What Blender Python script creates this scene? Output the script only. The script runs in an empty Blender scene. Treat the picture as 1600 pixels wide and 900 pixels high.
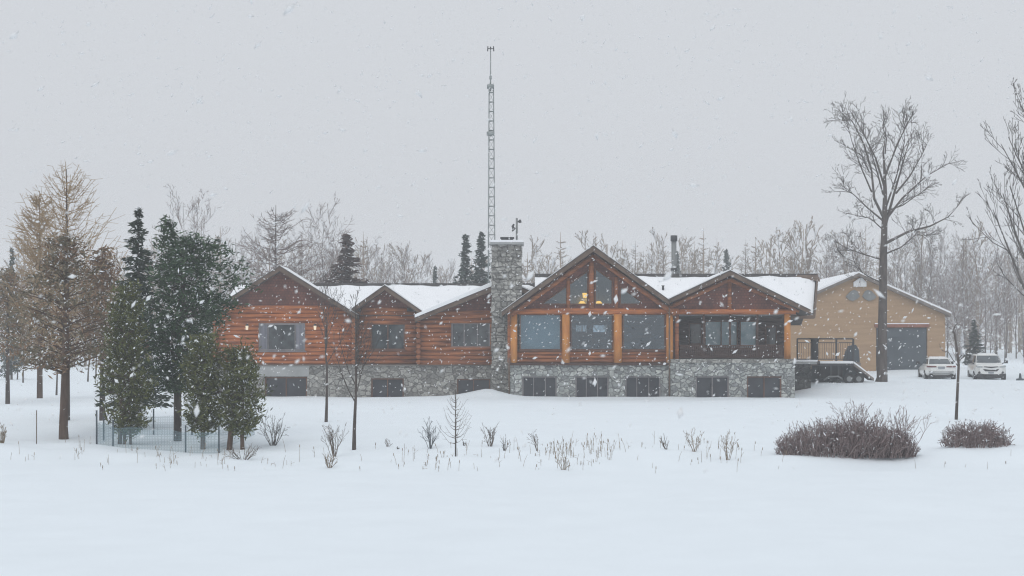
import bpy, math, random
from math import sin, cos, pi, sqrt, radians
from mathutils import Vector, Matrix

F = 2400.0; EYE = 2.7; HOR = 540.0
def X(px, d): return (px - 800.0) * d / F
def Z(py, d): return EYE + (HOR - py) * d / F
def clamp(v, a=0.0, b=1.0): return max(a, min(b, v))
def ss(a, b, v):
    t = clamp((v - a) / (b - a)); return t * t * (3 - 2 * t)

S = bpy.context.scene
COL = S.collection

# ------------------------------------------------------------------ mesh builder
class MB:
    def __init__(s): s.v = []; s.f = []; s.m = []; s.s = []
    def face(s, idx, mi=0, sm=False): s.f.append(tuple(idx)); s.m.append(mi); s.s.append(sm)
    def poly(s, pts, mi=0):
        b = len(s.v); s.v += [tuple(p) for p in pts]; s.face(range(b, b + len(pts)), mi)
    def box(s, x0, x1, y0, y1, z0, z1, mi=0):
        b = len(s.v)
        s.v += [(x0,y0,z0),(x1,y0,z0),(x1,y1,z0),(x0,y1,z0),(x0,y0,z1),(x1,y0,z1),(x1,y1,z1),(x0,y1,z1)]
        for q in ((0,3,2,1),(4,5,6,7),(0,1,5,4),(1,2,6,5),(2,3,7,6),(3,0,4,7)): s.face([b+i for i in q], mi)
    def prism(s, xz, y0, y1, mi=0):
        n = len(xz); b = len(s.v)
        s.v += [(x, y0, z) for x, z in xz] + [(x, y1, z) for x, z in xz]
        s.face([b+i for i in range(n)], mi); s.face([b+n+i for i in reversed(range(n))], mi)
        for i in range(n):
            j = (i+1) % n; s.face((b+j, b+i, b+n+i, b+n+j), mi)
    def hexa(s, p, mi=0):
        b = len(s.v); s.v += [tuple(q) for q in p]
        for q in ((0,3,2,1),(4,5,6,7),(0,1,5,4),(1,2,6,5),(2,3,7,6),(3,0,4,7)): s.face([b+i for i in q], mi)
    def tube(s, pts, rad, n=6, mi=0, cap=True, sm=True):
        pts = [Vector(p) for p in pts]; N = len(pts); b = len(s.v)
        ref = Vector((0.31, 0.93, 0.17))
        for i, p in enumerate(pts):
            t = (pts[min(i+1, N-1)] - pts[max(i-1, 0)])
            if t.length < 1e-9: t = Vector((0,0,1))
            t.normalize()
            u = t.cross(ref)
            if u.length < 1e-3: u = t.cross(Vector((1,0,0)))
            u.normalize(); w = t.cross(u)
            r = rad[i] if isinstance(rad, (list, tuple)) else rad
            for k in range(n):
                a = 2*pi*k/n; q = p + (u*cos(a) + w*sin(a))*r
                s.v.append((q.x, q.y, q.z))
        for i in range(N-1):
            for k in range(n):
                k2 = (k+1) % n
                s.face((b+i*n+k, b+i*n+k2, b+(i+1)*n+k2, b+(i+1)*n+k), mi, sm)
        if cap and n > 3:
            s.face([b+k for k in reversed(range(n))], mi); s.face([b+(N-1)*n+k for k in range(n)], mi)
    def add(s, o, M):
        b = len(s.v)
        for v in o.v:
            q = M @ Vector(v); s.v.append((q.x, q.y, q.z))
        for f, m, k in zip(o.f, o.m, o.s): s.face([i+b for i in f], m, k)
    def mesh(s, name, mats, org=(0,0,0)):
        me = bpy.data.meshes.new(name)
        ox, oy, oz = org
        me.from_pydata([(x-ox, y-oy, z-oz) for x, y, z in s.v], [], s.f)
        for m in (mats if isinstance(mats, (list, tuple)) else [mats]): me.materials.append(m)
        me.polygons.foreach_set('material_index', s.m)
        me.polygons.foreach_set('use_smooth', s.s)
        me.update()
        return me
    def build(s, name, mats, parent=None, org=(0,0,0)):
        me = s.mesh(name, mats, org)
        o = bpy.data.objects.new(name, me); COL.objects.link(o)
        if parent is not None: o.parent = parent
        else: o.location = org
        return o

def tag(o, label=None, cat=None, group=None, kind=None):
    if label: o['label'] = label
    if cat: o['category'] = cat
    if group: o['group'] = group
    if kind: o['kind'] = kind
    return o
def empty(name, loc, label=None, cat=None, group=None, rz=0.0):
    o = bpy.data.objects.new(name, None); COL.objects.link(o)
    o.location = loc; o.rotation_euler = (0, 0, rz); o.empty_display_size = 0.3
    return tag(o, label, cat, group)

# ------------------------------------------------------------------ materials
def newmat(name):
    m = bpy.data.materials.new(name); m.use_nodes = True
    nt = m.node_tree; nt.nodes.clear()
    out = nt.nodes.new('ShaderNodeOutputMaterial')
    return m, nt, out
def N(nt, t, **kw):
    n = nt.nodes.new(t)
    for k, v in kw.items():
        if k in n.inputs.keys() if isinstance(k, str) else False: n.inputs[k].default_value = v
        else: setattr(n, k, v)
    return n
def c4(c): return (c[0], c[1], c[2], 1.0)
def ramp(nt, fac, stops):
    r = nt.nodes.new('ShaderNodeValToRGB')
    while len(r.color_ramp.elements) < len(stops): r.color_ramp.elements.new(0.5)
    for e, (p, c) in zip(r.color_ramp.elements, stops): e.position = p; e.color = c4(c)
    nt.links.new(fac, r.inputs['Fac']); return r
def simple(name, c1, c2=None, rough=0.8, scale=3.0, stretch=(1,1,1), bump=0.0, spec=0.3, island=False, detail=5.0, metal=0.0, coat=0.0):
    m, nt, out = newmat(name)
    p = nt.nodes.new('ShaderNodeBsdfPrincipled')
    p.inputs['Roughness'].default_value = rough
    p.inputs['Specular IOR Level'].default_value = spec
    p.inputs['Metallic'].default_value = metal
    p.inputs['Coat Weight'].default_value = coat
    nt.links.new(p.outputs[0], out.inputs['Surface'])
    if c2 is None:
        p.inputs['Base Color'].default_value = c4(c1)
        c2 = c1
    tc = nt.nodes.new('ShaderNodeTexCoord'); mp = nt.nodes.new('ShaderNodeMapping')
    mp.inputs['Scale'].default_value = stretch
    nt.links.new(tc.outputs['Object'], mp.inputs['Vector'])
    nz = nt.nodes.new('ShaderNodeTexNoise'); nz.inputs['Scale'].default_value = scale
    nz.inputs['Detail'].default_value = detail
    nt.links.new(mp.outputs[0], nz.inputs['Vector'])
    if island:
        g = nt.nodes.new('ShaderNodeNewGeometry')
        r = ramp(nt, g.outputs['Random Per Island'], [(0.0, c1), (1.0, c2)])
    else:
        r = ramp(nt, nz.outputs['Fac'], [(0.3, c1), (0.7, c2)])
    nt.links.new(r.outputs['Color'], p.inputs['Base Color'])
    if bump:
        b = nt.nodes.new('ShaderNodeBump'); b.inputs['Strength'].default_value = bump; b.inputs['Distance'].default_value = 0.05
        nt.links.new(nz.outputs['Fac'], b.inputs['Height']); nt.links.new(b.outputs[0], p.inputs['Normal'])
    return m
def snow_mat(name, c=(0.825, 0.88, 0.92), bump=0.25, scale=2.0):
    m, nt, out = newmat(name)
    p = nt.nodes.new('ShaderNodeBsdfPrincipled'); nt.links.new(p.outputs[0], out.inputs['Surface'])
    p.inputs['Roughness'].default_value = 0.75; p.inputs['Specular IOR Level'].default_value = 0.15
    tc = nt.nodes.new('ShaderNodeTexCoord')
    nz = nt.nodes.new('ShaderNodeTexNoise'); nz.inputs['Scale'].default_value = scale; nz.inputs['Detail'].default_value = 8.0
    nt.links.new(tc.outputs['Object'], nz.inputs['Vector'])
    r = ramp(nt, nz.outputs['Fac'], [(0.3, tuple(x*0.965 for x in c)), (0.7, c)])
    nt.links.new(r.outputs['Color'], p.inputs['Base Color'])
    b = nt.nodes.new('ShaderNodeBump'); b.inputs['Strength'].default_value = bump; b.inputs['Distance'].default_value = 0.12
    nt.links.new(nz.outputs['Fac'], b.inputs['Height']); nt.links.new(b.outputs[0], p.inputs['Normal'])
    return m
def stone_mat(name, stops, mortar, scale=2.3, edge=(0.02, 0.07)):
    m, nt, out = newmat(name)
    p = nt.nodes.new('ShaderNodeBsdfPrincipled'); nt.links.new(p.outputs[0], out.inputs['Surface'])
    p.inputs['Roughness'].default_value = 0.85; p.inputs['Specular IOR Level'].default_value = 0.2
    tc = nt.nodes.new('ShaderNodeTexCoord'); mp = nt.nodes.new('ShaderNodeMapping'); mp.inputs['Scale'].default_value = (1.0, 1.0, 1.35)
    nt.links.new(tc.outputs['Object'], mp.inputs['Vector'])
    nz = nt.nodes.new('ShaderNodeTexNoise'); nz.inputs['Scale'].default_value = 2.5; nz.inputs['Detail'].default_value = 3
    nt.links.new(mp.outputs[0], nz.inputs['Vector'])
    mx = nt.nodes.new('ShaderNodeVectorMath'); mx.operation = 'MULTIPLY_ADD'; mx.inputs[1].default_value = (0.3, 0.3, 0.3)
    nt.links.new(nz.outputs['Color'], mx.inputs[0]); nt.links.new(mp.outputs[0], mx.inputs[2])
    v1 = nt.nodes.new('ShaderNodeTexVoronoi'); v1.inputs['Scale'].default_value = scale
    v2 = nt.nodes.new('ShaderNodeTexVoronoi'); v2.feature = 'DISTANCE_TO_EDGE'; v2.inputs['Scale'].default_value = scale
    for v in (v1, v2): nt.links.new(mx.outputs[0], v.inputs['Vector'])
    sp = nt.nodes.new('ShaderNodeSeparateColor'); nt.links.new(v1.outputs['Color'], sp.inputs[0])
    r1 = ramp(nt, sp.outputs[0], stops)
    n2 = nt.nodes.new('ShaderNodeTexNoise'); n2.inputs['Scale'].default_value = 9.0; n2.inputs['Detail'].default_value = 6
    nt.links.new(tc.outputs['Object'], n2.inputs['Vector'])
    r3 = ramp(nt, n2.outputs['Fac'], [(0.3, (0.6, 0.6, 0.6)), (0.72, (1.15, 1.15, 1.15))])
    mu = nt.nodes.new('ShaderNodeMix'); mu.data_type = 'RGBA'; mu.blend_type = 'MULTIPLY'; mu.inputs[0].default_value = 1.0
    nt.links.new(r1.outputs['Color'], mu.inputs[6]); nt.links.new(r3.outputs['Color'], mu.inputs[7])
    r2 = ramp(nt, v2.outputs['Distance'], [(edge[0], (0,0,0)), (edge[1], (1,1,1))])
    mi = nt.nodes.new('ShaderNodeMix'); mi.data_type = 'RGBA'; mi.inputs[6].default_value = c4(mortar)
    nt.links.new(r2.outputs['Color'], mi.inputs[0]); nt.links.new(mu.outputs[2], mi.inputs[7])
    nt.links.new(mi.outputs[2], p.inputs['Base Color'])
    b = nt.nodes.new('ShaderNodeBump'); b.inputs['Strength'].default_value = 0.8; b.inputs['Distance'].default_value = 0.06
    nt.links.new(r2.outputs['Color'], b.inputs['Height']); nt.links.new(b.outputs[0], p.inputs['Normal'])
    return m
def glass_mat(name, tint=(0.6, 0.68, 0.72), gloss=0.1):
    m, nt, out = newmat(name)
    t = nt.nodes.new('ShaderNodeBsdfTransparent'); t.inputs[0].default_value = c4(tint)
    g = nt.nodes.new('ShaderNodeBsdfGlossy'); g.inputs['Roughness'].default_value = 0.03; g.inputs[0].default_value = (0.85, 0.93, 1, 1)
    nz = nt.nodes.new('ShaderNodeTexNoise'); nz.inputs['Scale'].default_value = 1.6
    tc = nt.nodes.new('ShaderNodeTexCoord'); nt.links.new(tc.outputs['Object'], nz.inputs['Vector'])
    b = nt.nodes.new('ShaderNodeBump'); b.inputs['Strength'].default_value = 0.35; b.inputs['Distance'].default_value = 0.1
    nt.links.new(nz.outputs['Fac'], b.inputs['Height']); nt.links.new(b.outputs[0], g.inputs['Normal'])
    mx = nt.nodes.new('ShaderNodeMixShader'); mx.inputs[0].default_value = gloss
    nt.links.new(t.outputs[0], mx.inputs[1]); nt.links.new(g.outputs[0], mx.inputs[2]); nt.links.new(mx.outputs[0], out.inputs['Surface'])
    return m
def net_mat(name):
    m, nt, out = newmat(name)
    t = nt.nodes.new('ShaderNodeBsdfTransparent')
    d = nt.nodes.new('ShaderNodeBsdfDiffuse'); d.inputs[0].default_value = (0.26, 0.38, 0.43, 1)
    tc = nt.nodes.new('ShaderNodeTexCoord'); mp = nt.nodes.new('ShaderNodeMapping'); mp.inputs['Rotation'].default_value = (0, radians(45), 0)
    nt.links.new(tc.outputs['Object'], mp.inputs['Vector'])
    sx = nt.nodes.new('ShaderNodeSeparateXYZ'); cx = nt.nodes.new('ShaderNodeCombineXYZ'); nt.links.new(tc.outputs['Object'], sx.inputs[0])
    ay = nt.nodes.new('ShaderNodeMath'); nt.links.new(sx.outputs[0], ay.inputs[0]); nt.links.new(sx.outputs[1], ay.inputs[1])
    nt.links.new(ay.outputs[0], cx.inputs[0]); nt.links.new(sx.outputs[2], cx.inputs[1])
    ck = nt.nodes.new('ShaderNodeTexBrick'); ck.offset = 0.0; ck.inputs['Scale'].default_value = 1.0; ck.inputs['Brick Width'].default_value = 0.08; ck.inputs['Row Height'].default_value = 0.08; ck.inputs['Mortar Size'].default_value = 0.016
    nt.links.new(cx.outputs[0], ck.inputs['Vector'])
    r = ramp(nt, ck.outputs['Fac'], [(0.0, (0.17,)*3), (1.0, (0.34,)*3)])
    mx = nt.nodes.new('ShaderNodeMixShader'); nt.links.new(r.outputs['Color'], mx.inputs[0])
    nt.links.new(t.outputs[0], mx.inputs[1]); nt.links.new(d.outputs[0], mx.inputs[2]); nt.links.new(mx.outputs[0], out.inputs['Surface'])
    return m
def emit_mat(name, c, s):
    m, nt, out = newmat(name)
    e = nt.nodes.new('ShaderNodeEmission'); e.inputs[0].default_value = c4(c); e.inputs[1].default_value = s
    nt.links.new(e.outputs[0], out.inputs['Surface']); return m
def shingle_mat(name, c1, c2, w=0.16, h=0.14):
    m, nt, out = newmat(name)
    p = nt.nodes.new('ShaderNodeBsdfPrincipled'); nt.links.new(p.outputs[0], out.inputs['Surface']); p.inputs['Roughness'].default_value = 0.85
    tc = nt.nodes.new('ShaderNodeTexCoord'); sx = nt.nodes.new('ShaderNodeSeparateXYZ'); cx = nt.nodes.new('ShaderNodeCombineXYZ')
    nt.links.new(tc.outputs['Object'], sx.inputs[0]); nt.links.new(sx.outputs[0], cx.inputs[0]); nt.links.new(sx.outputs[2], cx.inputs[1])
    bk = nt.nodes.new('ShaderNodeTexBrick'); bk.inputs['Scale'].default_value = 1.0
    bk.inputs['Brick Width'].default_value = w; bk.inputs['Row Height'].default_value = h; bk.inputs['Mortar Size'].default_value = 0.008
    bk.inputs['Color1'].default_value = c4(c1); bk.inputs['Color2'].default_value = c4(c2); bk.inputs['Mortar'].default_value = c4([x*0.45 for x in c1])
    nt.links.new(cx.outputs[0], bk.inputs['Vector'])
    nz = nt.nodes.new('ShaderNodeTexNoise'); nz.inputs['Scale'].default_value = 1.6; nz.inputs['Detail'].default_value = 5
    nt.links.new(tc.outputs['Object'], nz.inputs['Vector'])
    r = ramp(nt, nz.outputs['Fac'], [(0.3, (0.65,)*3), (0.7, (1.25,)*3)])
    mu = nt.nodes.new('ShaderNodeMix'); mu.data_type = 'RGBA'; mu.blend_type = 'MULTIPLY'; mu.inputs[0].default_value = 1
    nt.links.new(bk.outputs['Color'], mu.inputs[6]); nt.links.new(r.outputs['Color'], mu.inputs[7]); nt.links.new(mu.outputs[2], p.inputs['Base Color'])
    return m

M = {}
M['snow'] = snow_mat('snow', scale=0.9)
M['snow_roof'] = snow_mat('roof_snow', (0.9, 0.91, 0.93), bump=0.1, scale=1.2)
M['fleck'] = simple('clinging_snow', (0.88, 0.9, 0.93), rough=0.9)
M['log'] = simple('orange_logs', (0.19, 0.054, 0.02), (0.56, 0.185, 0.052), rough=0.55, scale=2.2, stretch=(0.5, 1, 3.5), bump=0.2)
M['log_brown'] = simple('brown_logs', (0.13, 0.041, 0.018), (0.42, 0.145, 0.045), rough=0.6, scale=2.2, stretch=(0.5, 1, 3.5), bump=0.2)
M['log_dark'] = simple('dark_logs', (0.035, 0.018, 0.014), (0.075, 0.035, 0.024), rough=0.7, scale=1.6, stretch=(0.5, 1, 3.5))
M['post'] = simple('honey_posts', (0.42, 0.145, 0.03), (0.62, 0.26, 0.06), rough=0.5, scale=2.2, stretch=(2, 2, 0.5))
M['shingle'] = shingle_mat('brown_shingles', (0.115, 0.034, 0.022), (0.17, 0.055, 0.034))
M['rake'] = simple('rake_boards', (0.10, 0.066, 0.048), (0.165, 0.115, 0.085), rough=0.75, scale=2.0)
M['roofing'] = simple('dark_roofing', (0.05, 0.048, 0.048), (0.09, 0.085, 0.08), rough=0.8)
M['stone'] = stone_mat('grey_stone', [(0.0, (0.24,0.25,0.25)), (0.45, (0.38,0.40,0.39)), (1.0, (0.58,0.59,0.56))], (0.16,0.165,0.165), scale=3.5)
M['stone2'] = stone_mat('rough_stone', [(0.0, (0.21,0.208,0.195)), (0.35, (0.31,0.305,0.285)), (1.0, (0.5,0.49,0.46))], (0.15,0.147,0.14), scale=3.2, edge=(0.015,0.06))
M['stone_dark'] = stone_mat('dark_stone', [(0.0, (0.03,0.035,0.035)), (0.5, (0.07,0.075,0.07)), (1.0, (0.14,0.14,0.13))], (0.05,0.05,0.05), scale=3.0)
M['concrete'] = simple('pale_concrete', (0.3, 0.31, 0.31), (0.4, 0.41, 0.41), rough=0.9, scale=1.5)
M['pane'] = simple('dark_panes', (0.010, 0.015, 0.02), (0.065, 0.08, 0.088), rough=0.06, scale=2.6, spec=0.8)
M['pane_basement'] = simple('basement_panes', (0.010, 0.012, 0.018), (0.035, 0.04, 0.05), rough=0.12, scale=1.8, spec=0.5)
M['glass'] = glass_mat('clear_glass')
M['glass_rear'] = glass_mat('rear_glass', (0.95, 0.97, 1.0), 0.03)
M['porch_painted_sky'] = simple('porch_painted_sky', (0.34, 0.5, 0.56), (0.62, 0.72, 0.76), rough=0.9, scale=2.2)  # sky reflection painted into the porch panes as pale blue-grey colour
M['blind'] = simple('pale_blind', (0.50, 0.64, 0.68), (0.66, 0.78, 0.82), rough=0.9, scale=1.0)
M['curtain'] = simple('grey_curtain', (0.13, 0.135, 0.16), (0.24, 0.24, 0.275), rough=0.9, scale=1.4, stretch=(6,1,0.5))
M['frame_brown'] = simple('brown_frames', (0.10, 0.045, 0.028), (0.16, 0.07, 0.04), rough=0.6)
M['frame_grey'] = simple('grey_frames', (0.16, 0.15, 0.16), (0.24, 0.22, 0.22), rough=0.6)
M['interior'] = simple('interior_wood', (0.2, 0.1, 0.045), (0.32, 0.17, 0.08), rough=0.7, scale=1.0)
M['lamp'] = emit_mat('warm_lamp', (1.0, 0.48, 0.07), 3.2)
M['sconce'] = emit_mat('sconce_lamp', (1.0, 0.85, 0.65), 0.9)
M['metal'] = simple('galvanised', (0.22, 0.25, 0.25), (0.32, 0.35, 0.35), rough=0.55, metal=0.3)
M['dark_metal'] = simple('dark_metal', (0.035, 0.038, 0.042), (0.06, 0.062, 0.066), rough=0.6)
M['flue'] = simple('grey_flue', (0.17, 0.18, 0.18), (0.26, 0.27, 0.27), rough=0.5, metal=0.3, scale=2)
M['tan'] = simple('tan_siding', (0.35, 0.23, 0.135), (0.44, 0.295, 0.18), rough=0.85, scale=1.1, stretch=(0.35,1,4))
M['slate'] = simple('slate_door', (0.055, 0.07, 0.085), (0.085, 0.105, 0.12), rough=0.6, scale=1.0)
M['redtrim'] = simple('red_trim', (0.22, 0.09, 0.06), (0.3, 0.13, 0.09), rough=0.8)
M['white'] = simple('white_paint', (0.72, 0.73, 0.74), rough=0.6)
M['wood_grey'] = simple('grey_wood', (0.15, 0.13, 0.115), (0.24, 0.21, 0.19), rough=0.85, scale=2.5)
M['car'] = simple('white_car_paint', (0.76, 0.76, 0.73), (0.82, 0.82, 0.8), rough=0.3, spec=0.5, coat=0.6, scale=1.2)
M['car_glass'] = simple('car_glass', (0.02, 0.03, 0.035), (0.05, 0.07, 0.08), rough=0.06, spec=0.8, scale=1.5)
M['car_trim'] = simple('car_trim', (0.02, 0.021, 0.023), (0.04, 0.04, 0.043), rough=0.6)
M['tail'] = simple('tail_light', (0.11, 0.018, 0.016), (0.16, 0.03, 0.025), rough=0.2, spec=0.6)
M['head'] = simple('headlight_glass', (0.30, 0.32, 0.33), (0.5, 0.52, 0.53), rough=0.15, spec=0.7)
M['plate'] = simple('plate_paint', (0.28, 0.3, 0.33), rough=0.5)
M['rubber'] = simple('rubber', (0.02, 0.02, 0.021), (0.035, 0.035, 0.036), rough=0.85)
M['rim'] = simple('wheel_rim', (0.32, 0.33, 0.34), (0.42, 0.43, 0.44), rough=0.4, metal=0.5)
M['blue'] = simple('blue_plastic', (0.03, 0.16, 0.38), (0.05, 0.2, 0.45), rough=0.5)
M['bark'] = simple('dark_bark', (0.055, 0.045, 0.04), (0.12, 0.10, 0.09), rough=0.9, scale=6, stretch=(1,1,0.3), bump=0.5)
M['bark_brown'] = simple('brown_bark', (0.08, 0.052, 0.04), (0.16, 0.11, 0.085), rough=0.9, scale=6, stretch=(1,1,0.3), bump=0.5)
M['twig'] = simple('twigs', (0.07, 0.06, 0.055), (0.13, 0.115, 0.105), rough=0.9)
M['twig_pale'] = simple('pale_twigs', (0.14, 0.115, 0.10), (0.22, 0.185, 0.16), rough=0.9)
def hazed_snowy_twig(name, c1, c2, share):  # snow-dusted twigs, paled to paint extra distance haze into their colour
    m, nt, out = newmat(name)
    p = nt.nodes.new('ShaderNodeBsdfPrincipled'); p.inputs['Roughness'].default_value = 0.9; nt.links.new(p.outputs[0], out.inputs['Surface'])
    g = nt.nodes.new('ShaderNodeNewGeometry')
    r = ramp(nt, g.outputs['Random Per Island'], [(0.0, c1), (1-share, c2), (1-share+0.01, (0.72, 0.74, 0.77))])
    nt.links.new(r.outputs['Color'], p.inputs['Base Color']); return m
M['twig_far'] = hazed_snowy_twig('hazed_snowy_twigs', (0.15, 0.11, 0.10), (0.25, 0.195, 0.18), 0.2)
M['larch_far'] = hazed_snowy_twig('hazed_snowy_larch_twigs', (0.22, 0.165, 0.12), (0.32, 0.25, 0.19), 0.25)
M['larch'] = simple('tan_larch_twigs', (0.30, 0.205, 0.115), (0.48, 0.35, 0.21), rough=0.9, island=True)
M['hedge'] = simple('purple_twigs', (0.18, 0.135, 0.135), (0.40, 0.315, 0.305), rough=0.9, island=True)
M['bushblue'] = simple('grey_blue_twigs', (0.11, 0.125, 0.14), (0.19, 0.2, 0.21), rough=0.9, island=True)
M['straw'] = simple('dry_straw', (0.2, 0.155, 0.11), (0.36, 0.29, 0.22), rough=0.95, island=True)
M['leaf_pine'] = simple('pine_foliage', (0.10, 0.09, 0.06), (0.26, 0.21, 0.14), rough=0.8, island=True)
M['leaf_rust'] = simple('rusty_foliage', (0.15, 0.095, 0.06), (0.31, 0.205, 0.13), rough=0.85, island=True)
M['leaf_dark'] = simple('dark_spruce', (0.016, 0.03, 0.022), (0.06, 0.085, 0.055), rough=0.8, island=True)
M['leaf_green'] = simple('green_pine', (0.016, 0.04, 0.022), (0.075, 0.125, 0.06), rough=0.8, island=True)
M['leaf_cedar'] = simple('olive_cedar', (0.035, 0.048, 0.016), (0.15, 0.16, 0.055), rough=0.8, island=True)
M['leaf_red'] = simple('reddish_spruce', (0.05, 0.03, 0.028), (0.10, 0.065, 0.055), rough=0.85, island=True)
M['leaf_blue'] = simple('bluish_spruce', (0.03, 0.05, 0.045), (0.07, 0.1, 0.085), rough=0.85, island=True)
M['net'] = net_mat('garden_netting')
def flake_mat(name):
    m, nt, out = newmat(name)
    d = nt.nodes.new('ShaderNodeBsdfDiffuse'); t = nt.nodes.new('ShaderNodeBsdfTranslucent')
    for n in (d, t): n.inputs[0].default_value = (0.96, 0.965, 0.97, 1)
    mx = nt.nodes.new('ShaderNodeMixShader'); mx.inputs[0].default_value = 0.5
    nt.links.new(d.outputs[0], mx.inputs[1]); nt.links.new(t.outputs[0], mx.inputs[2]); nt.links.new(mx.outputs[0], out.inputs['Surface'])
    return m
M['flake'] = flake_mat('snowflakes')

# ------------------------------------------------------------------ ground
rnd = random.Random(11)
waves = [(rnd.uniform(0.15, 0.9), rnd.uniform(0, 2*pi), rnd.uniform(0, 2*pi)) for _ in range(14)]
fine = [(rnd.uniform(1.2, 3.6), rnd.uniform(0, 2*pi), rnd.uniform(0, 2*pi)) for _ in range(16)]
def gz(x, d):
    bank = ss(40.5, 43, d)*0.16 + ss(44, 60, d)*0.34
    z = -0.5 + bank
    xm = ss(13.5, 17.5, x)
    z += xm * (0.58*ss(79, 88, d) + 0.46*ss(95, 106, d))
    z += 1.2*ss(120, 240, d)
    if d < 125:
        n = sum(sin(k*(x*cos(a)*0.7 + d*sin(a)) + p) for k, a, p in waves) * 0.014
        f = sum(sin(k*(x*cos(a) + d*sin(a)) + p) for k, a, p in fine) * 0.0045
        shore = math.exp(-((d-43.5)/3.5)**2)
        z += (n + f) * (0.8 + 2.3*shore + 0.25*ss(48, 60, d))
        z += 0.09*math.exp(-((d-66-0.05*x)/1.2)**2)*ss(-12, -15, x)          # low berm on the left
        dx = x + 1.2
        z += 0.46*math.exp(-(abs(dx)/(1.1 if dx > 0 else 1.5))**1.4)*math.exp(-((d-80.6)/1.6)**2)   # drift at the chimney
        z += 0.06*math.exp(-((d-79.3)/0.8)**2)*ss(-17, -15, x)*(1-ss(14, 15, x))
    return z
def axis(dense0, dense1, step, lo, hi):
    a = []; v = dense0
    while v <= dense1: a.append(v); v += step
    s = step; v = a[-1]
    while v < hi: s *= 1.25; v += s; a.append(min(v, hi))
    s = step; v = a[0]; b = []
    while v > lo: s *= 1.25; v -= s; b.append(max(v, lo))
    return list(reversed(b)) + a
gx = axis(-32, 34, 0.36, -310, 310); gy = axis(14, 98, 0.33, -25, 600)
g = MB()
for y in gy:
    for x in gx: g.v.append((x, y, gz(x, y)))
nx = len(gx)
for j in range(len(gy)-1):
    for i in range(nx-1): g.face((j*nx+i, j*nx+i+1, (j+1)*nx+i+1, (j+1)*nx+i), 0, True)
tag(g.build('snow_ground', M['snow']), kind='structure')

# ------------------------------------------------------------------ house helpers
def cells(x0, x1, z0, z1, ops):
    xs = sorted({x0, x1, *[clamp(o[0], x0, x1) for o in ops], *[clamp(o[1], x0, x1) for o in ops]})
    out = []
    for a, b in zip(xs, xs[1:]):
        if b - a < 1e-4: continue
        zs = sorted([(max(o[2], z0), min(o[3], z1)) for o in ops if o[0] < (a+b)/2 < o[1]])
        c = z0
        for p, q in zs:
            if p > c: out.append((a, b, c, p))
            c = max(c, q)
        if c < z1: out.append((a, b, c, z1))
    return out
def flat_wall(mb, x0, x1, y0, y1, z0, z1, ops=(), mi=0):
    for a, b, c, e in cells(x0, x1, z0, z1, list(ops)): mb.box(a, b, y0, y1, c, e, mi)
def log_wall(mb, x0, x1, y, z0, z1, ops=(), seed=1, row=0.235):
    r = random.Random(seed)
    flat_wall(mb, x0, x1, y+0.06, y+0.26, z0, z1, ops)
    n = max(1, round((z1-z0)/row)); h = (z1-z0)/n
    for k in range(n):
        zc = z0 + (k+0.5)*h; rad = h*0.5*r.uniform(0.97, 1.0)
        cuts = sorted([(o[0], o[1]) for o in ops if o[2]-0.02 < zc < o[3]+0.02])
        a = x0 + r.uniform(-0.03, 0.03); segs = []
        for p, q in cuts: segs.append((a, p)); a = q
        segs.append((a, x1 + r.uniform(-0.03, 0.03)))
        for a, b in segs:
            if b - a < 0.03: continue
            base = len(mb.v); m = 7; off = r.uniform(-0.012, 0.012)
            for xx in (a, b):
                for i in range(m):
                    t = pi*i/(m-1); mb.v.append((xx, y + 0.062 - sin(t)*rad*1.05 + off*sin(t), zc - cos(t)*rad))
            for i in range(m-1): mb.face((base+i, base+m+i, base+m+i+1, base+i+1), 0, True)
            mb.face([base+i for i in range(m)]); mb.face([base+m+i for i in reversed(range(m))])

HORG = (0.0, 82.0, 0.0)
house = empty('log_house', HORG, 'long orange log house with five gables, stone foundation and snow on its roof', 'house')
def hb(mb, name, mats, parent=None): return mb.build(name, mats, parent or house, HORG)

def rect(px0, px1, py0, py1, d): return (X(px0, d), X(px1, d), Z(py1, d), Z(py0, d))
def window(r, yf, frame, pane, bars=(), t=0.07, name='window', depth=0.16, pane_y=0.08, label=None, sill=True):
    """r: opening x0,x1,z0,z1; frame sits inside the opening, front face at yf"""
    x0, x1, z0, z1 = r
    m = MB()
    m.box(x0, x0+t, yf, yf+depth, z0, z1); m.box(x1-t, x1, yf, yf+depth, z0, z1)
    m.box(x0+t, x1-t, yf, yf+depth, z1-t, z1); m.box(x0+t, x1-t, yf, yf+depth, z0, z0+t)
    for f, w in bars:
        c = x0 + f*(x1-x0); m.box(c-w/2, c+w/2, yf+0.01, yf+depth-0.02, z0+t, z1-t)
    w = hb(m, name, frame)
    if label: w['label'] = label
    p = MB(); p.box(x0+t*0.5, x1-t*0.5, yf+pane_y, yf+pane_y+0.02, z0+t*0.5, z1-t*0.5)
    hb(p, 'pane', pane, w)
    if sill:
        s = MB(); s.box(x0-0.06, x1+0.06, yf-0.08, yf+0.02, z0-0.07, z0-0.002); hb(s, 'sill', frame, w)
    return w
def roofline(peak, slope):
    return lambda px: peak[1] + slope*abs(px - peak[0])

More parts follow.
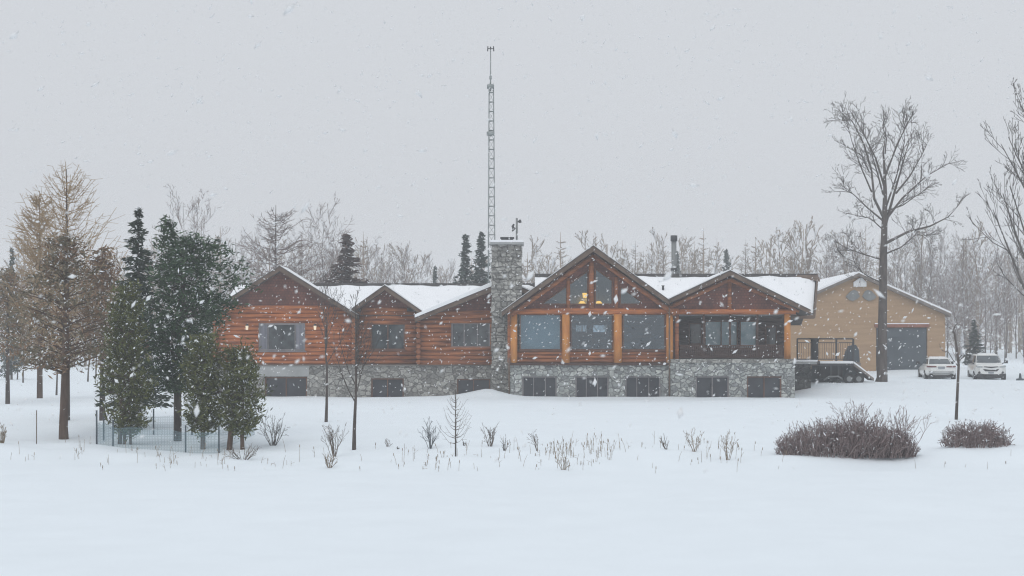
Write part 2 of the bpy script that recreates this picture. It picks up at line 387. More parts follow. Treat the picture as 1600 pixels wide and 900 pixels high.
def gable_roof(peak, el, er, d, back, over=0.6, thick=0.2, snow=0.05, snow_left=None, rake_w=0.2):
    """peak / eaves are (px,py) measured at depth d-over"""
    dd = d - over
    P = (X(peak[0], dd), Z(peak[1], dd)); A = (X(el[0], dd), Z(el[1], dd)); B = (X(er[0], dd), Z(er[1], dd))
    m = MB(); t = thick
    for Q, sgn in ((A, -1), (B, 1)):
        m.prism([(P[0], P[1]), (Q[0], Q[1]), (Q[0], Q[1]-t), (P[0], P[1]-t)], dd+0.05, back)
    ro = hb(m, 'roof', M['roofing'])
    k = MB(); w = rake_w
    for Q in (A, B):
        k.prism([(P[0], P[1]+0.015), (Q[0], Q[1]+0.015), (Q[0], Q[1]-w*0.85), (P[0], P[1]-w*1.1)], dd-0.02, dd+0.047)
    hb(k, 'rake_board', M['rake'], ro)
    k2 = MB()                                   # thin dark drip edge over the rake
    for Q in (A, B):
        k2.prism([(P[0], P[1]+0.06), (Q[0], Q[1]+0.06), (Q[0], Q[1]+0.018), (P[0], P[1]+0.018)], dd-0.05, dd+0.06)
    hb(k2, 'drip_edge', M['roofing'], ro)
    sn = MB()
    for Q, isl in ((A, True), (B, False)):
        h = snow_left if (snow_left and isl) else snow
        yy = dd-0.06 if (snow_left and isl) else dd+0.12
        sn.prism([(P[0], P[1]+0.062), (Q[0], Q[1]+0.062), (Q[0], Q[1]+0.062+h*0.7), (P[0], P[1]+0.062+h)], yy, back)
    hb(sn, 'roof_snow', M['snow_roof'], ro)
    return ro

# ---- wing one (left)
DL = 82.5
ZB = Z(570, DL)
def gable_face(name, peak, slope, px0, px1, pyb, d, mat):
    rl = roofline(peak, slope); pts = []
    a = px0
    while rl(a) > pyb - 1 and a < peak[0]: a += 1
    b = px1
    while rl(b) > pyb - 1 and b > peak[0]: b -= 1
    pts = [(a, pyb), (b, pyb), (b, rl(b)+2), (peak[0], peak[1]+2), (a, rl(a)+2)]
    m = MB(); m.prism([(X(p, d), Z(q, d)) for p, q in pts], d, d+0.2)
    return hb(m, name, mat)
def wing(peak, slope, el, er, px0, px1, pys, d, wops, lm, back, seed, **kw):
    ops = [rect(*o, d) for o in wops]
    m = MB(); log_wall(m, X(px0, d), X(px1, d), d, ZB + 0.01, Z(pys, d) - 0.08, ops, seed)
    hb(m, 'log_wall', lm)
    gable_face('gable_wall', peak, slope, px0, px1, pys-3, d+0.02, M['shingle'])
    b = MB(); b.tube([(X(px0+8, d), d+0.05, Z(pys, d)+0.0), (X(px1-16, d), d+0.05, Z(pys, d)+0.0)], 0.13, 10); hb(b, 'tie_beam', lm)
    gable_roof(peak, el, er, d, back, **kw)
    return ops
w1 = wing((437,417), 0.63, (316,494), (558,493), 336, 553, 481, DL, [(404,477,505,548)], M['log'], 84.8, 1, snow=0.03)
gable_face('rear_gable_wall', (437,417), 0.66, 330, 545, 484, 84.5, M['shingle'])
wo = window(w1[0], DL+0.02, M['frame_grey'], M['pane'], bars=((0.2, 0.05), (0.78, 0.05)), t=0.09)
cu = MB()
x0, x1, z0, z1 = w1[0]; W = x1-x0
cu.box(x0+0.06, x0+W*0.18, DL+0.055, DL+0.075, z0+0.08, z1-0.08); hb(cu, 'curtain', M['curtain'], wo)
cu = MB(); cu.box(x1-W*0.2, x1-0.06, DL+0.055, DL+0.075, z0+0.08, z1-0.08); hb(cu, 'curtain', M['curtain'], wo)
for px in (387, 493):
    m = MB(); cx, cz = X(px, DL), Z(512, DL)
    m.tube([(cx, DL-0.22, cz-0.12), (cx, DL-0.22, cz+0.1)], [0.06, 0.085], 8); m2 = MB()
    m2.box(cx-0.05, cx+0.05, DL-0.14, DL+0.02, cz+0.05, cz+0.2); m2.tube([(cx, DL-0.22, cz+0.102), (cx, DL-0.22, cz+0.2)], [0.11, 0.03], 8)
    w = hb(m2, 'wall_lamp', M['dark_metal']); hb(m, 'lamp_glass', M['sconce'], w)
# ---- wing two
w2 = wing((601,447), 0.70, (549,484), (660,488), 556, 652, 484, DL+0.4, [(579,633,505,547)], M['log_brown'], 90.5, 2, over=0.7)
window(w2[0], DL+0.42, M['frame_brown'], M['pane'], bars=((0.5, 0.05),), t=0.08)
# ---- wing three
w3 = wing((790,440), 0.41, (648,498), (930,498), 654, 800, 489, DL-0.3, [(705,766,504,543)], M['log_brown'], 90.5, 3, snow_left=0.24, snow=0.08)
window(w3[0], DL-0.28, M['frame_grey'], M['pane'], bars=((0.33, 0.05), (0.67, 0.05)), t=0.08)
# vertical corner log stacks between the wings
for px, d, lm in ((336, DL, 'log'), (553, DL-0.1, 'log_brown'), (654, DL-0.25, 'log_brown')):
    m = MB()
    for k in range(9):
        z = ZB + 0.16 + k*0.28
        m.tube([(X(px, d), d-0.28, z), (X(px, d), d+0.3, z)], 0.125, 8)
    hb(m, 'corner_log_ends', M[lm])
# ---- left stone foundation
bw = [(414,480,589,624), (580,631,591,624), (714,766,592,624)]
ops = [rect(*b, DL) for b in bw]
m = MB(); flat_wall(m, X(336, DL), X(800, DL), DL-0.06, DL+0.24, -0.8, ZB-0.06, ops); hb(m, 'stone_foundation', M['stone2'])
m = MB(); m.box(X(334, DL), X(800, DL), DL-0.14, DL+0.1, ZB-0.058, ZB+0.012); hb(m, 'foundation_ledge', M['wood_grey'])
m = MB(); m.box(X(404, DL), X(483, DL), DL-0.10, DL+0.05, Z(588, DL), Z(572, DL)); hb(m, 'concrete_lintel', M['concrete'])
for o in ops: window(o, DL, M['frame_brown'], M['pane_basement'], bars=((0.5, 0.05),), t=0.07, name='basement_window', sill=False)

# ---- main body: walls, roof
m = MB()
m.box(X(336, DL)+0.1, X(797, DL), 91.0, 91.25, -0.8, 4.3)
ro_ops = [rect(899, 918, 504, 519, 91), rect(926, 949, 506, 520, 91)]
flat_wall(m, X(797, DL)+0.01, 15.1, 91.0, 91.25, -0.8, 4.3, ro_ops)
m.box(X(336, DL)+0.05, X(336, DL)+0.3, DL+0.27, 91.0, -0.8, 4.3)
m.box(14.85, 15.1, 83.6, 91.0, -0.8, 4.3)
hb(m, 'rear_wall', M['log_brown'])
for o in ro_ops: window(o, 91.05, M['frame_brown'], M['glass_rear'], t=0.04, name='rear_window', sill=False)
m = MB(); e = 0.25
def roof_plane(mb, xe0, xe1, ye, ze, xr0, xr1, yr, zr, t, lift=0.0):
    mb.hexa([(xe0,ye,ze+lift),(xe1,ye,ze+lift),(xr1,yr,zr+lift),(xr0,yr,zr+lift),
             (xe0,ye,ze+lift+t),(xe1,ye,ze+lift+t),(xr1,yr,zr+lift+t),(xr0,yr,zr+lift+t)])
zl, yl = Z(449, 88), 88.0; zr, yr = Z(434, 86.6), 86.6
ZE = Z(490, 82.6)
xL0, xL1 = X(345, 84), X(835, 88); xR1e, xR1r = X(1271, 82.6), X(1276, 86.6)
roof_plane(m, xL0, xL1, 82.9, ZE, xL0, xL1, yl, zl, 0.18, -0.2)
roof_plane(m, xL1+0.004, xR1e, 82.6, ZE, xL1+0.004, xR1r, yr, zr, 0.18, -0.2)
roof_plane(m, xL0, xL1, 92.5, ZE, xL0, xL1, yl+0.01, zl, 0.18, -0.2)
roof_plane(m, xL1+0.004, xR1e+1.2, 92.5, ZE-0.3, xL1+0.004, xR1r, yr+0.01, zr, 0.18, -0.2)
mr = hb(m, 'main_roof', M['roofing'])
def snow_patch(mb, xe0, xe1, ye, ze, xr0, xr1, yr, zr, t, seed):
    r = random.Random(seed); nu = max(8, int((xe1-xe0)/0.3)); nv = 14; b = len(mb.v); ph = [r.uniform(0, 6.28) for _ in range(5)]
    for j in range(nv+1):
        v = j/nv
        for i in range(nu+1):
            u = i/nu; x = (xe0+(xe1-xe0)*u)*(1-v) + (xr0+(xr1-xr0)*u)*v; y = ye+(yr-ye)*v; z = ze+(zr-ze)*v
            e = min(u*(xe1-xe0), (1-u)*(xe1-xe0), v*abs(yr-ye), (1-v)*abs(yr-ye)*2.0)
            w = 1 + 0.16*sin(x*1.9+ph[0]) + 0.12*sin(x*4.3+y*2+ph[1]) + 0.1*sin(y*3.1+x*0.7+ph[2])
            k = sqrt(clamp(e/0.28)); dy = -0.07*w*(1 if ye < yr else -1)*(1 if j == 0 else 0)
            mb.v.append((x, y+dy, z + 0.002 + t*w*(0.25+0.75*k) - (0.16 if j == 0 else 0)))
    n = nu+1
    for j in range(nv):
        for i in range(nu): mb.face((b+j*n+i, b+j*n+i+1, b+(j+1)*n+i+1, b+(j+1)*n+i), 0, True)
for q in ((xL0+0.1, xL1-0.05, 83.35, ZE+(zl-ZE)*0.09, xL0+0.1, xL1-0.05, yl-0.12, zl-0.02, 0.2, 1), (xL1, xR1e-0.03, 82.6, ZE, xL1, xR1r-0.1, yr-0.14, zr-0.03, 0.2, 2),
          (xL0+0.1, xL1-0.05, 92.5, ZE, xL0+0.1, xL1-0.05, yl+0.12, zl-0.02, 0.2, 3), (xL1, xR1e+1.15, 92.5, ZE-0.3, xL1, xR1r-0.1, yr+0.14, zr-0.03, 0.2, 4)):
    m = MB(); snow_patch(m, *q); hb(m, 'roof_snow', M['snow_roof'], mr)

m = MB(); m.box(xL0, xL1, yl-0.11, yl+0.13, zl-0.02, zl+0.235); m.box(xL1+0.01, xR1r+0.02, yr-0.12, yr+0.13, zr-0.02, zr+0.225)
hb(m, 'ridge_cap', M['roofing'], mr)
m = MB()
m.hexa([(xR1e+0.003,82.5,ZE-0.26),(xR1e+0.08,82.5,ZE-0.26),(xR1r+0.08,yr,zr-0.3),(xR1r+0.003,yr,zr-0.3),
        (xR1e+0.003,82.5,ZE+0.2),(xR1e+0.08,82.5,ZE+0.2),(xR1r+0.08,yr,zr+0.2),(xR1r+0.003,yr,zr+0.2)])
m.hexa([(xR1r-0.9,yr-0.5,zr-0.08),(xR1r,yr-0.9,zr-0.26),(xR1r,yr-0.13,zr+0.05),(xR1r-1.2,yr-0.13,zr+0.05),
        (xR1r-0.9,yr-0.5,zr+0.02),(xR1r,yr-0.9,zr-0.10),(xR1r,yr-0.13,zr+0.16),(xR1r-1.2,yr-0.13,zr+0.16)])
hb(m, 'end_fascia', M['rake'], mr)
m = MB(); m.box(X(1222, 82.6), xR1e, 82.45, 82.59, ZE-0.28, ZE-0.08); hb(m, 'gutter', M['rake'], mr)
# end gable wall
m = MB(); b0 = len(m.v)
m.v += [(14.9,82.9,4.0),(14.9,91.0,4.0),(14.9,yr,zr-0.25),(15.1,82.9,4.0),(15.1,91.0,4.0),(15.1,yr,zr-0.25)]
for q in ((0,1,2),(5,4,3),(0,3,4,1),(1,4,5,2),(2,5,3,0)): m.face([b0+i for i in q])
hb(m, 'end_wall', M['shingle'])

# flue pipes on the roof
m = MB(); fx = X(1053, 88.5)
m.tube([(fx, 88.5, 5.2), (fx, 88.5, Z(377, 88.5))], 0.15, 14); fl = hb(m, 'flue_pipe', M['flue'])
m = MB(); m.tube([(fx, 88.5, Z(376.9, 88.5)), (fx, 88.5, Z(368, 88.5))], 0.2, 14); hb(m, 'flue_cap', M['dark_metal'], fl)
m = MB(); m.tube([(fx, 88.5, Z(424, 88.5)), (fx, 88.5, Z(419, 88.5))], 0.19, 14); hb(m, 'flue_collar', M['dark_metal'], fl)
m = MB(); vx = X(1036, 84.8); m.tube([(vx, 84.8, 4.8), (vx, 84.8, Z(447, 84.8))], 0.06, 8); m.tube([(vx, 84.8, Z(447, 84.8)), (vx, 84.8, Z(446, 84.8))], 0.09, 8); hb(m, 'roof_vent', M['dark_metal'])

# ---- chimney
DC = 80.7
m = MB(); r = random.Random(4)
cx0, cx1 = X(768.5, DC), X(815, DC)
zc0, zc1 = -0.8, Z(382, DC)
m.box(cx0, cx1, DC, DC+1.5, zc0, zc1)
ch = hb(m, 'chimney', M['stone2'])
m = MB()                                    # projecting face stones so the edges are uneven
z = 0.1
while z < zc1-0.3:
    h = r.uniform(0.18, 0.34)
    x = cx0 - r.uniform(0.0, 0.05)
    while x < cx1 - 0.1:
        w = r.uniform(0.25, 0.6); xe = min(x+w, cx1 + r.uniform(0.0, 0.05))
        if cx1 - xe < 0.15: xe = cx1 + r.uniform(0, 0.05)
        dep = r.uniform(0.02, 0.09)
        m.hexa([(x+0.02,DC-dep,z+0.02),(xe-0.02,DC-dep,z+0.02),(xe,DC+0.02,z),(x,DC+0.02,z),
                (x+0.03,DC-dep,z+h-0.03),(xe-0.03,DC-dep,z+h-0.03),(xe,DC+0.02,z+h-0.01),(x,DC+0.02,z+h-0.01)])
        x = xe + 0.02
    z += h
hb(m, 'face_stones', M['stone2'], ch)
m = MB(); m.box(X(765.5, DC), X(818.5, DC), DC-0.12, DC+1.62, zc1, Z(378.5, DC)); hb(m, 'chimney_cap', M['concrete'], ch)
m = MB(); m.box(X(766, DC), X(818, DC), DC-0.1, DC+1.6, Z(378.4, DC), Z(375, DC)); hb(m, 'cap_snow', M['snow_roof'], ch)
m = MB(); m.box(X(783, DC), X(802, DC), DC+0.4, DC+1.0, Z(376, DC), Z(371.5, DC)); m.box(X(781.5, DC), X(803.5, DC), DC+0.35, DC+1.05, Z(371.4, DC), Z(369.5, DC)); hb(m, 'chimney_pot', M['dark_metal'], ch)
m = MB(); px = X(807.5, DC); m.tube([(px, DC+0.7, Z(379, DC)), (px, DC+0.7, Z(339, DC))], 0.055, 8); am = hb(m, 'antenna_pole', M['flue'])
m = MB()
m.tube([(px, DC+0.7, Z(345, DC)), (px+0.16, DC+0.62, Z(345, DC))], 0.02, 6); m.tube([(px+0.1, DC+0.66, Z(345, DC)), (px+0.2, DC+0.6, Z(344, DC))], [0.06, 0.1], 8)
m.tube([(px, DC+0.7, Z(356, DC)), (px-0.16, DC+0.62, Z(354, DC))], 0.02, 6)
m.tube([(px-0.14, DC+0.58, Z(349, DC)), (px-0.22, DC+0.6, Z(352, DC)), (px-0.16, DC+0.6, Z(357, DC)), (px-0.24, DC+0.6, Z(360, DC))], [0.05, 0.07, 0.07, 0.04], 8)
hb(m, 'antenna', M['dark_metal'], am)

# ---- great room (tallest gable)
DG = 80.0
slope4 = 0.716; pk = (927, 385); rl = roofline(pk, slope4)
px0, px1 = 797, 1049
# stone foundation
bw = [(816,870,588,624), (899,951,588,624), (977,1032,588,624)]
ops = [rect(*b, DG) for b in bw]
m = MB(); flat_wall(m, X(797, DG), X(1046, DG), DG-0.05, DG+0.3, -0.8, Z(570, DG)-0.03, ops); hb(m, 'stone_foundation', M['stone'])
for o in ops: window(o, DG+0.03, M['frame_grey'], M['pane_basement'], bars=((0.33, 0.04), (0.67, 0.04)), t=0.07, name='basement_window', sill=False)
m = MB(); m.box(X(796, DG), X(1047, DG), DG-0.16, DG+0.1, Z(570, DG)-0.028, Z(567, DG)); hb(m, 'foundation_ledge', M['log_dark'])
# knee wall logs, posts, beam
m = MB(); log_wall(m, X(797, DG), X(1046, DG), DG+0.06, Z(567, DG)+0.003, Z(549, DG), (), 7, row=0.2); hb(m, 'log_wall', M['log_brown'])
for a, b in ((797.5, 808.5), (877.5, 890.5), (958.5, 972), (1040.5, 1052)):
    m = MB(); c = X((a+b)/2, DG); rr = (X(b, DG)-X(a, DG))/2
    m.tube([(c, DG+0.02, Z(566.8, DG)), (c, DG+0.02, Z(491, DG))], [rr*1.03, rr*0.97], 14); hb(m, 'log_post', M['post'])
m = MB(); rr = 0.16
m.tube([(X(796, DG), DG+0.0, Z(486.5, DG)), (X(1060, DG), DG+0.0, Z(486.5, DG))], [0.165, 0.15], 12); hb(m, 'tie_beam', M['log'])
wb = [(812,876.5,491,547), (891.5,957.5,491,547), (973,1040,491,547)]
for k, b in enumerate(wb):
    o = rect(*b, DG)
    w = window(o, DG+0.06, M['frame_brown'], M['glass'], t=0.05)
    if k == 0:
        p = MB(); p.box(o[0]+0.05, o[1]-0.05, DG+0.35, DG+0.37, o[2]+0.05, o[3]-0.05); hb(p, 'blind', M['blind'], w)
# side strip logs left of the first post
m = MB(); m.box(X(793, DG), X(797.4, DG), DG+0.05, DG+0.3, Z(567, DG), Z(486, DG)); hb(m, 'corner_trim', M['log_brown'])
# gable wall built round the four trapezoid windows
m = MB(); off = 32
def col(a, b, lo0, lo1, hi0, hi1):
    m.prism([(X(a,DG),Z(lo0,DG)),(X(b,DG),Z(lo1,DG)),(X(b,DG),Z(hi1,DG)),(X(a,DG),Z(hi0,DG))], DG+0.08, DG+0.28)
wins = [(848,886), (890,918.5), (930,957), (969,1001)]
col(800, 848, 484, 484, rl(800)+3, rl(848)+3)
for a, b in wins:
    col(a, b, rl(a)+off, rl(b)+off, rl(a)+3, rl(b)+3); col(a, b, 484, 484, 476, 476)
col(886, 890, 484, 484, rl(886)+3, rl(890)+3); col(918.5, 927, 484, 484, rl(918.5)+3, rl(927)+3); col(927, 930, 484, 484, rl(927)+3, rl(930)+3)
col(957, 969, 484, 484, rl(957)+3, rl(969)+3); col(1001, 1055, 484, 484, rl(1001)+3, rl(1055)+3)
hb(m, 'gable_wall', M['shingle'])
m = MB(); c = X(924, DG); m.tube([(c, DG+0.03, Z(482, DG)), (c, DG+0.03, Z(400, DG))], 0.15, 12); hb(m, 'king_post', M['log_brown'])
for px in (888, 963):
    m = MB(); c = X(px, DG); m.tube([(c, DG+0.05, Z(482, DG)), (c, DG+0.05, Z(rl(px)+22, DG))], 0.1, 10); hb(m, 'gable_stud', M['log_brown'])
for sg in (-1, 1):                           # rafters just under the rake
    m = MB(); m.tube([(X(927, DG), DG-0.18, Z(400, DG)), (X(927+sg*128, DG), DG-0.18, Z(400+slope4*128, DG))], 0.13, 10); hb(m, 'rafter', M['log_brown'])
for a, b in wins:
    bt = 475.5; q = [(a, bt), (b, bt), (b, rl(b)+off), (a, rl(a)+off)]
    fr = MB()
    for i in range(4):
        p, s = q[i], q[(i+1) % 4]
        fr.tube([(X(p[0],DG), DG+0.07, Z(p[1],DG)), (X(s[0],DG), DG+0.07, Z(s[1],DG))], 0.045, 4, sm=False)
    w = hb(fr, 'gable_window', M['frame_brown'])
    p = MB(); p.prism([(X(u,DG),Z(v,DG)) for u, v in q], DG+0.14, DG+0.16); hb(p, 'pane', M['glass'], w)
gable_roof((927,385), (784,488), (1046,470.5), DG, 91.9, over=0.8, thick=0.2, rake_w=0.24)
# interior shell
m = MB()
xi0, xi1 = X(797, DG)+0.3, X(1049, DG)-0.05
m.box(xi0-0.1, xi0, DG+0.32, 90.98, 1.6, 4.35); m.box(xi1, xi1+0.1, DG+0.32, 90.98, 1.6, 4.35)
m.box(xi0, xi1, DG+0.32, 90.98, 1.6, 1.75)
m.prism([(xi0,4.4),(xi1,4.4),(X(927,DG),7.4)], 90.7, 90.85)
hb(m, 'interior_shell', M['interior'])
for xx, yy in ((X(845,84), 85.0), (X(1000,84), 86.5), (X(915,88), 88.2)):
    m = MB(); m.box(xx-0.9, xx+0.9, yy-0.4, yy+0.4, 1.75, 2.2); m.box(xx-0.9, xx+0.9, yy+0.25, yy+0.4, 2.2, 2.65); hb(m, 'sofa', M['interior'])
for px, py in ((909.5, 473), (935.5, 473)):
    lx, lz = X(px, 82.5), Z(py, 82.5)
    m = MB(); m.tube([(lx, 82.5, lz+0.09), (lx, 82.5, lz-0.08)], [0.09, 0.24], 14)
    l = hb(m, 'pendant_lamp', M['lamp']); m = MB(); m.tube([(lx, 82.5, lz+0.1), (lx, 82.5, lz+1.7)], 0.012, 5); hb(m, 'cord', M['dark_metal'], l)
lx, lz = X(914.5, 83.5), Z(461.5, 83.5)
m = MB(); m.tube([(lx, 83.5, lz-0.13), (lx, 83.5, lz+0.13)], [0.13, 0.17], 12); l = hb(m, 'pendant_lamp', M['lamp'])
m = MB(); m.tube([(lx, 83.5, lz+0.14), (lx, 83.5, lz+1.2)], 0.012, 5); hb(m, 'cord', M['dark_metal'], l)

pl = bpy.data.lights.new('pendant_light', 'POINT'); pl.energy = 60; pl.color = (1.0, 0.55, 0.2); pl.shadow_soft_size = 0.3
plo = bpy.data.objects.new('pendant_light', pl); COL.objects.link(plo); plo.location = (X(922, 82.5), 82.6, Z(485, 82.5)); plo.parent = None
# ---- porch gable
DP = 80.2
bw = [(1087,1139,588,624), (1167,1221,588,624)]
ops = [rect(*b, DP-0.35) for b in bw]
m = MB(); flat_wall(m, X(1046.5, DP), X(1242, DP-0.4), DP-0.4, DP-0.1, -0.8, Z(567, DP), ops)
m.box(X(1242, DP-0.4)-0.3, X(1242, DP-0.4), DP-0.1, 83.6, -0.8, Z(567, DP)); hb(m, 'stone_foundation', M['stone'])
for o, fm in zip(ops, ('frame_grey', 'frame_brown')): window(o, DP-0.32, M[fm], M['pane_basement'], bars=((0.5, 0.05),), t=0.07, name='basement_window', sill=False)
m = MB(); m.box(X(1046.5, DP), X(1243.5, DP-0.4), DP-0.46, DP+3.3, Z(567, DP)+0.003, Z(561, DP)); hb(m, 'porch_floor', M['stone2'])
zf = Z(561, DP); zt = Z(491, DP)
for a, b, mm in ((1054, 1061, 'log_brown'), (1225, 1235.5, 'post')):
    m = MB(); c = X((a+b)/2, DP); rr = (X(b, DP)-X(a, DP))/2
    m.tube([(c, DP, zf), (c, DP, zt+0.02)], [rr, rr*0.95], 14); hb(m, 'log_post', M[mm])
m = MB(); m.tube([(X(1052, DP), DP, Z(487, DP)), (X(1243, DP), DP, Z(487, DP))], 0.15, 12); hb(m, 'tie_beam', M['log'])
m = MB(); bk = 83.3
wops = [rect(1076, 1097, 505, 538, bk), rect(1101, 1153, 501, 545, bk), rect(1156, 1183, 501, 545, bk), rect(1196, 1214, 510, 540, bk)]
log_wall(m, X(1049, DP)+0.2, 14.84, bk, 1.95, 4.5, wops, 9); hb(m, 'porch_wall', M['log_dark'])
for k, o in enumerate(wops):
    window(o, bk+0.02, M['frame_brown'], M['porch_painted_sky'] if k in (1, 2) else M['pane'], t=0.06, bars=((0.5, 0.05),) if k == 1 else ())
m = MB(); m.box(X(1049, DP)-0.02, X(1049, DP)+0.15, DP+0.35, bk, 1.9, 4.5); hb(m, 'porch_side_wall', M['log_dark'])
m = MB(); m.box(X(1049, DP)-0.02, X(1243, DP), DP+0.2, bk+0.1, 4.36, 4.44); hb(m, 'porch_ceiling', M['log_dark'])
m = MB()                                      # dark slatted balustrade across the porch front
xa, xb = X(1061.5, DP), X(1224.5, DP)
m.box(xa, xb, DP+0.0, DP+0.07, Z(541, DP), Z(539, DP)); m.box(xa, xb, DP+0.0, DP+0.07, Z(559, DP), Z(557, DP))
x = xa + 0.05
while x < xb: m.box(x, x+0.07, DP+0.01, DP+0.06, Z(557, DP), Z(541, DP)); x += 0.11
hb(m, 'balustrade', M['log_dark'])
for px in (1100, 1141, 1184):
    m = MB(); m.box(X(px, DP)-0.05, X(px, DP)+0.05, DP+0.09, DP+0.17, zf, zt); hb(m, 'screen_post', M['log_dark'])
pk5 = (1140, 425)
gable_face('gable_wall', pk5, 0.455, 1052, 1243, 484, DP+0.06, M['shingle'])
m = MB(); c = X(1140, DP); m.tube([(c, DP+0.0, Z(484, DP)), (c, DP, Z(436, DP))], 0.11, 10); hb(m, 'king_post', M['log_brown'])
for sg in (-1, 1):
    m = MB(); m.tube([(X(1140, DP), DP-0.15, Z(437, DP)), (X(1140+sg*108, DP), DP-0.15, Z(437+0.455*108, DP))], 0.11, 10); hb(m, 'rafter', M['log_brown'])
gable_roof((1141,424), (1047,468), (1267,486), DP, 88, over=0.76, thick=0.2)
# downspouts
for px, d, p0, p1 in ((795.5, DG-0.12, 560, 618), (1046, DG-0.28, 480, 618)):
    m = MB(); m.tube([(X(px, d), d, Z(p1, d)-0.1), (X(px, d), d, Z(p0, d))], 0.045, 8); hb(m, 'downspout', M['rake'])

# ------------------------------------------------------------------ lattice mast
md = 94.0
mx = X(766.5, md); zb = gz(mx, md) - 0.2; zt = Z(135, md)
mast = empty('lattice_mast', (mx, md, zb), 'tall thin grey lattice radio mast with a whip antenna, rising behind the stone chimney', 'mast')
def rad(z): return 0.34 - 0.16*(z-zb)/(zt-zb)
ang = [radians(a) for a in (0, 120, 240)]
def leg_pt(k, z): return (mx + rad(z)*cos(ang[k]), md + rad(z)*sin(ang[k]), z)
for k in range(3):
    m = MB(); m.tube([leg_pt(k, zb), leg_pt(k, zt)], [0.04, 0.034], 6); m.build('leg', M['metal'], mast, (mx, md, zb))
m = MB(); z = zb + 0.4; i = 0
while z < zt - 0.3:
    for k in range(3):
        m.tube([leg_pt(k, z), leg_pt((k+1) % 3, z)], 0.03, 5)
        m.tube([leg_pt(k, z), leg_pt((k+1) % 3, z+0.58)], 0.011, 4)
    z += 0.58; i += 1
for zz in (zt-0.02, zt-2.9):
    m.tube([(mx, md, zz-0.12), (mx, md, zz+0.12)], rad(zz)+0.05, 8)
m.build('lattice', M['metal'], mast, (mx, md, zb))
m = MB(); m.tube([(mx, md, zt-0.3), (mx, md, Z(78, md))], [0.045, 0.03], 6); m.tube([(mx, md, Z(124, md)), (mx, md, Z(119, md))], 0.08, 8)
m.build('top_pole', M['metal'], mast, (mx, md, zb))
m = MB(); z = Z(76, md); m.tube([(mx-0.2, md, z), (mx+0.22, md, z)], 0.025, 6)
for dx in (-0.18, 0.2): m.tube([(mx+dx, md, z-0.16), (mx+dx*0.9, md, z+0.14)], 0.035, 6)
m.tube([(mx, md, Z(80, md)), (mx, md, Z(73, md))], 0.04, 6)
m.build('antenna', M['dark_metal'], mast, (mx, md, zb))

# ------------------------------------------------------------------ barn
DB = 105.0
borg = (X(1340, DB), DB, gz(X(1340, DB), DB))
barn = empty('tan_barn', borg, 'tan gabled barn with a wide slate grey door, behind the big bare tree', 'barn')
def bb(mb, name, mats, parent=None): return mb.build(name, mats, parent or barn, borg)
bp = (1340, 427); bsl = 0.44
bx0, bx1 = X(1203, DB), X(1477, DB)
m = MB(); zb0 = -0.2
pts = [(bx0, zb0), (X(1369, DB), zb0), (X(1369, DB), Z(511, DB)), (X(1449, DB), Z(511, DB)), (X(1449, DB), zb0), (bx1, zb0),
       (bx1, Z(427+bsl*137, DB)), (X(1340, DB), Z(429, DB)), (bx0, Z(427+bsl*137, DB))]
# front wall from three pieces, leaving the door opening
m.box(bx0, X(1369, DB), DB, DB+0.25, zb0, Z(511, DB)); m.box(X(1449, DB), bx1, DB, DB+0.25, zb0, Z(511, DB))
m.prism([(bx0, Z(511, DB)), (bx1, Z(511, DB)), (bx1, Z(427+bsl*137, DB)), (X(1340, DB), Z(428, DB)), (bx0, Z(427+bsl*137, DB))], DB, DB+0.25)
m.box(bx0, bx0+0.25, DB+0.25, DB+13, zb0, Z(428+bsl*137, DB)); m.box(bx1-0.25, bx1, DB+0.25, DB+13, zb0, Z(428+bsl*137, DB))
m.box(bx0+0.25, bx1-0.25, DB+12.8, DB+13, zb0, Z(428+bsl*137, DB))
bb(m, 'barn_wall', M['tan'])
m = MB(); P = (X(1340, DB), Z(427, DB))
for px in (1196, 1484):
    Q = (X(px, DB), Z(427+bsl*abs(px-1340), DB)); m.prism([P, Q, (Q[0], Q[1]-0.2), (P[0], P[1]-0.2)], DB-0.4, DB+13.3)
br = bb(m, 'barn_roof', M['wood_grey'])
m = MB()
for px in (1196, 1484):
    Q = (X(px, DB), Z(427+bsl*abs(px-1340), DB)+0.003); q0 = (P[0], P[1]+0.003)
    m.prism([q0, Q, (Q[0], Q[1]+0.13), (q0[0], q0[1]+0.13)], DB-0.38, DB+13.2)
bb(m, 'roof_snow', M['snow_roof'], br)
m = MB(); r0 = (X(1369, DB), X(1449, DB))
for k in range(5):
    za = 0.6 + (Z(512.5, DB)-0.6)*k/5; ze = 0.6 + (Z(512.5, DB)-0.6)*(k+1)/5
    m.box(r0[0]+0.05, r0[1]-0.05, DB+0.06, DB+0.12, za+0.012, ze-0.012)
m.box(r0[0]+0.05, r0[1]-0.05, DB+0.1, DB+0.14, 0.5, Z(512.5, DB)); bb(m, 'barn_door', M['slate'])
m = MB(); m.box(r0[0]-0.12, r0[1]+0.12, DB-0.1, DB-0.002, Z(511.5, DB), Z(506.5, DB)); dt = bb(m, 'door_trim', M['redtrim'])
m = MB(); m.box(r0[0]-0.1, r0[1]+0.1, DB-0.11, DB-0.01, Z(506.4, DB), Z(505, DB)); bb(m, 'trim_snow', M['snow_roof'], dt)
m = MB(); m.box(X(1333, DB), X(1353, DB), DB-0.18, DB-0.002, Z(448, DB), Z(441, DB)); m.prism([(X(1333,DB),Z(440.9,DB)),(X(1353,DB),Z(440.9,DB)),(X(1345,DB),Z(433,DB))], DB-0.16, DB-0.004); bb(m, 'gable_vent', M['white'])
m = MB()                                       # dark wing-shaped mount under the vent
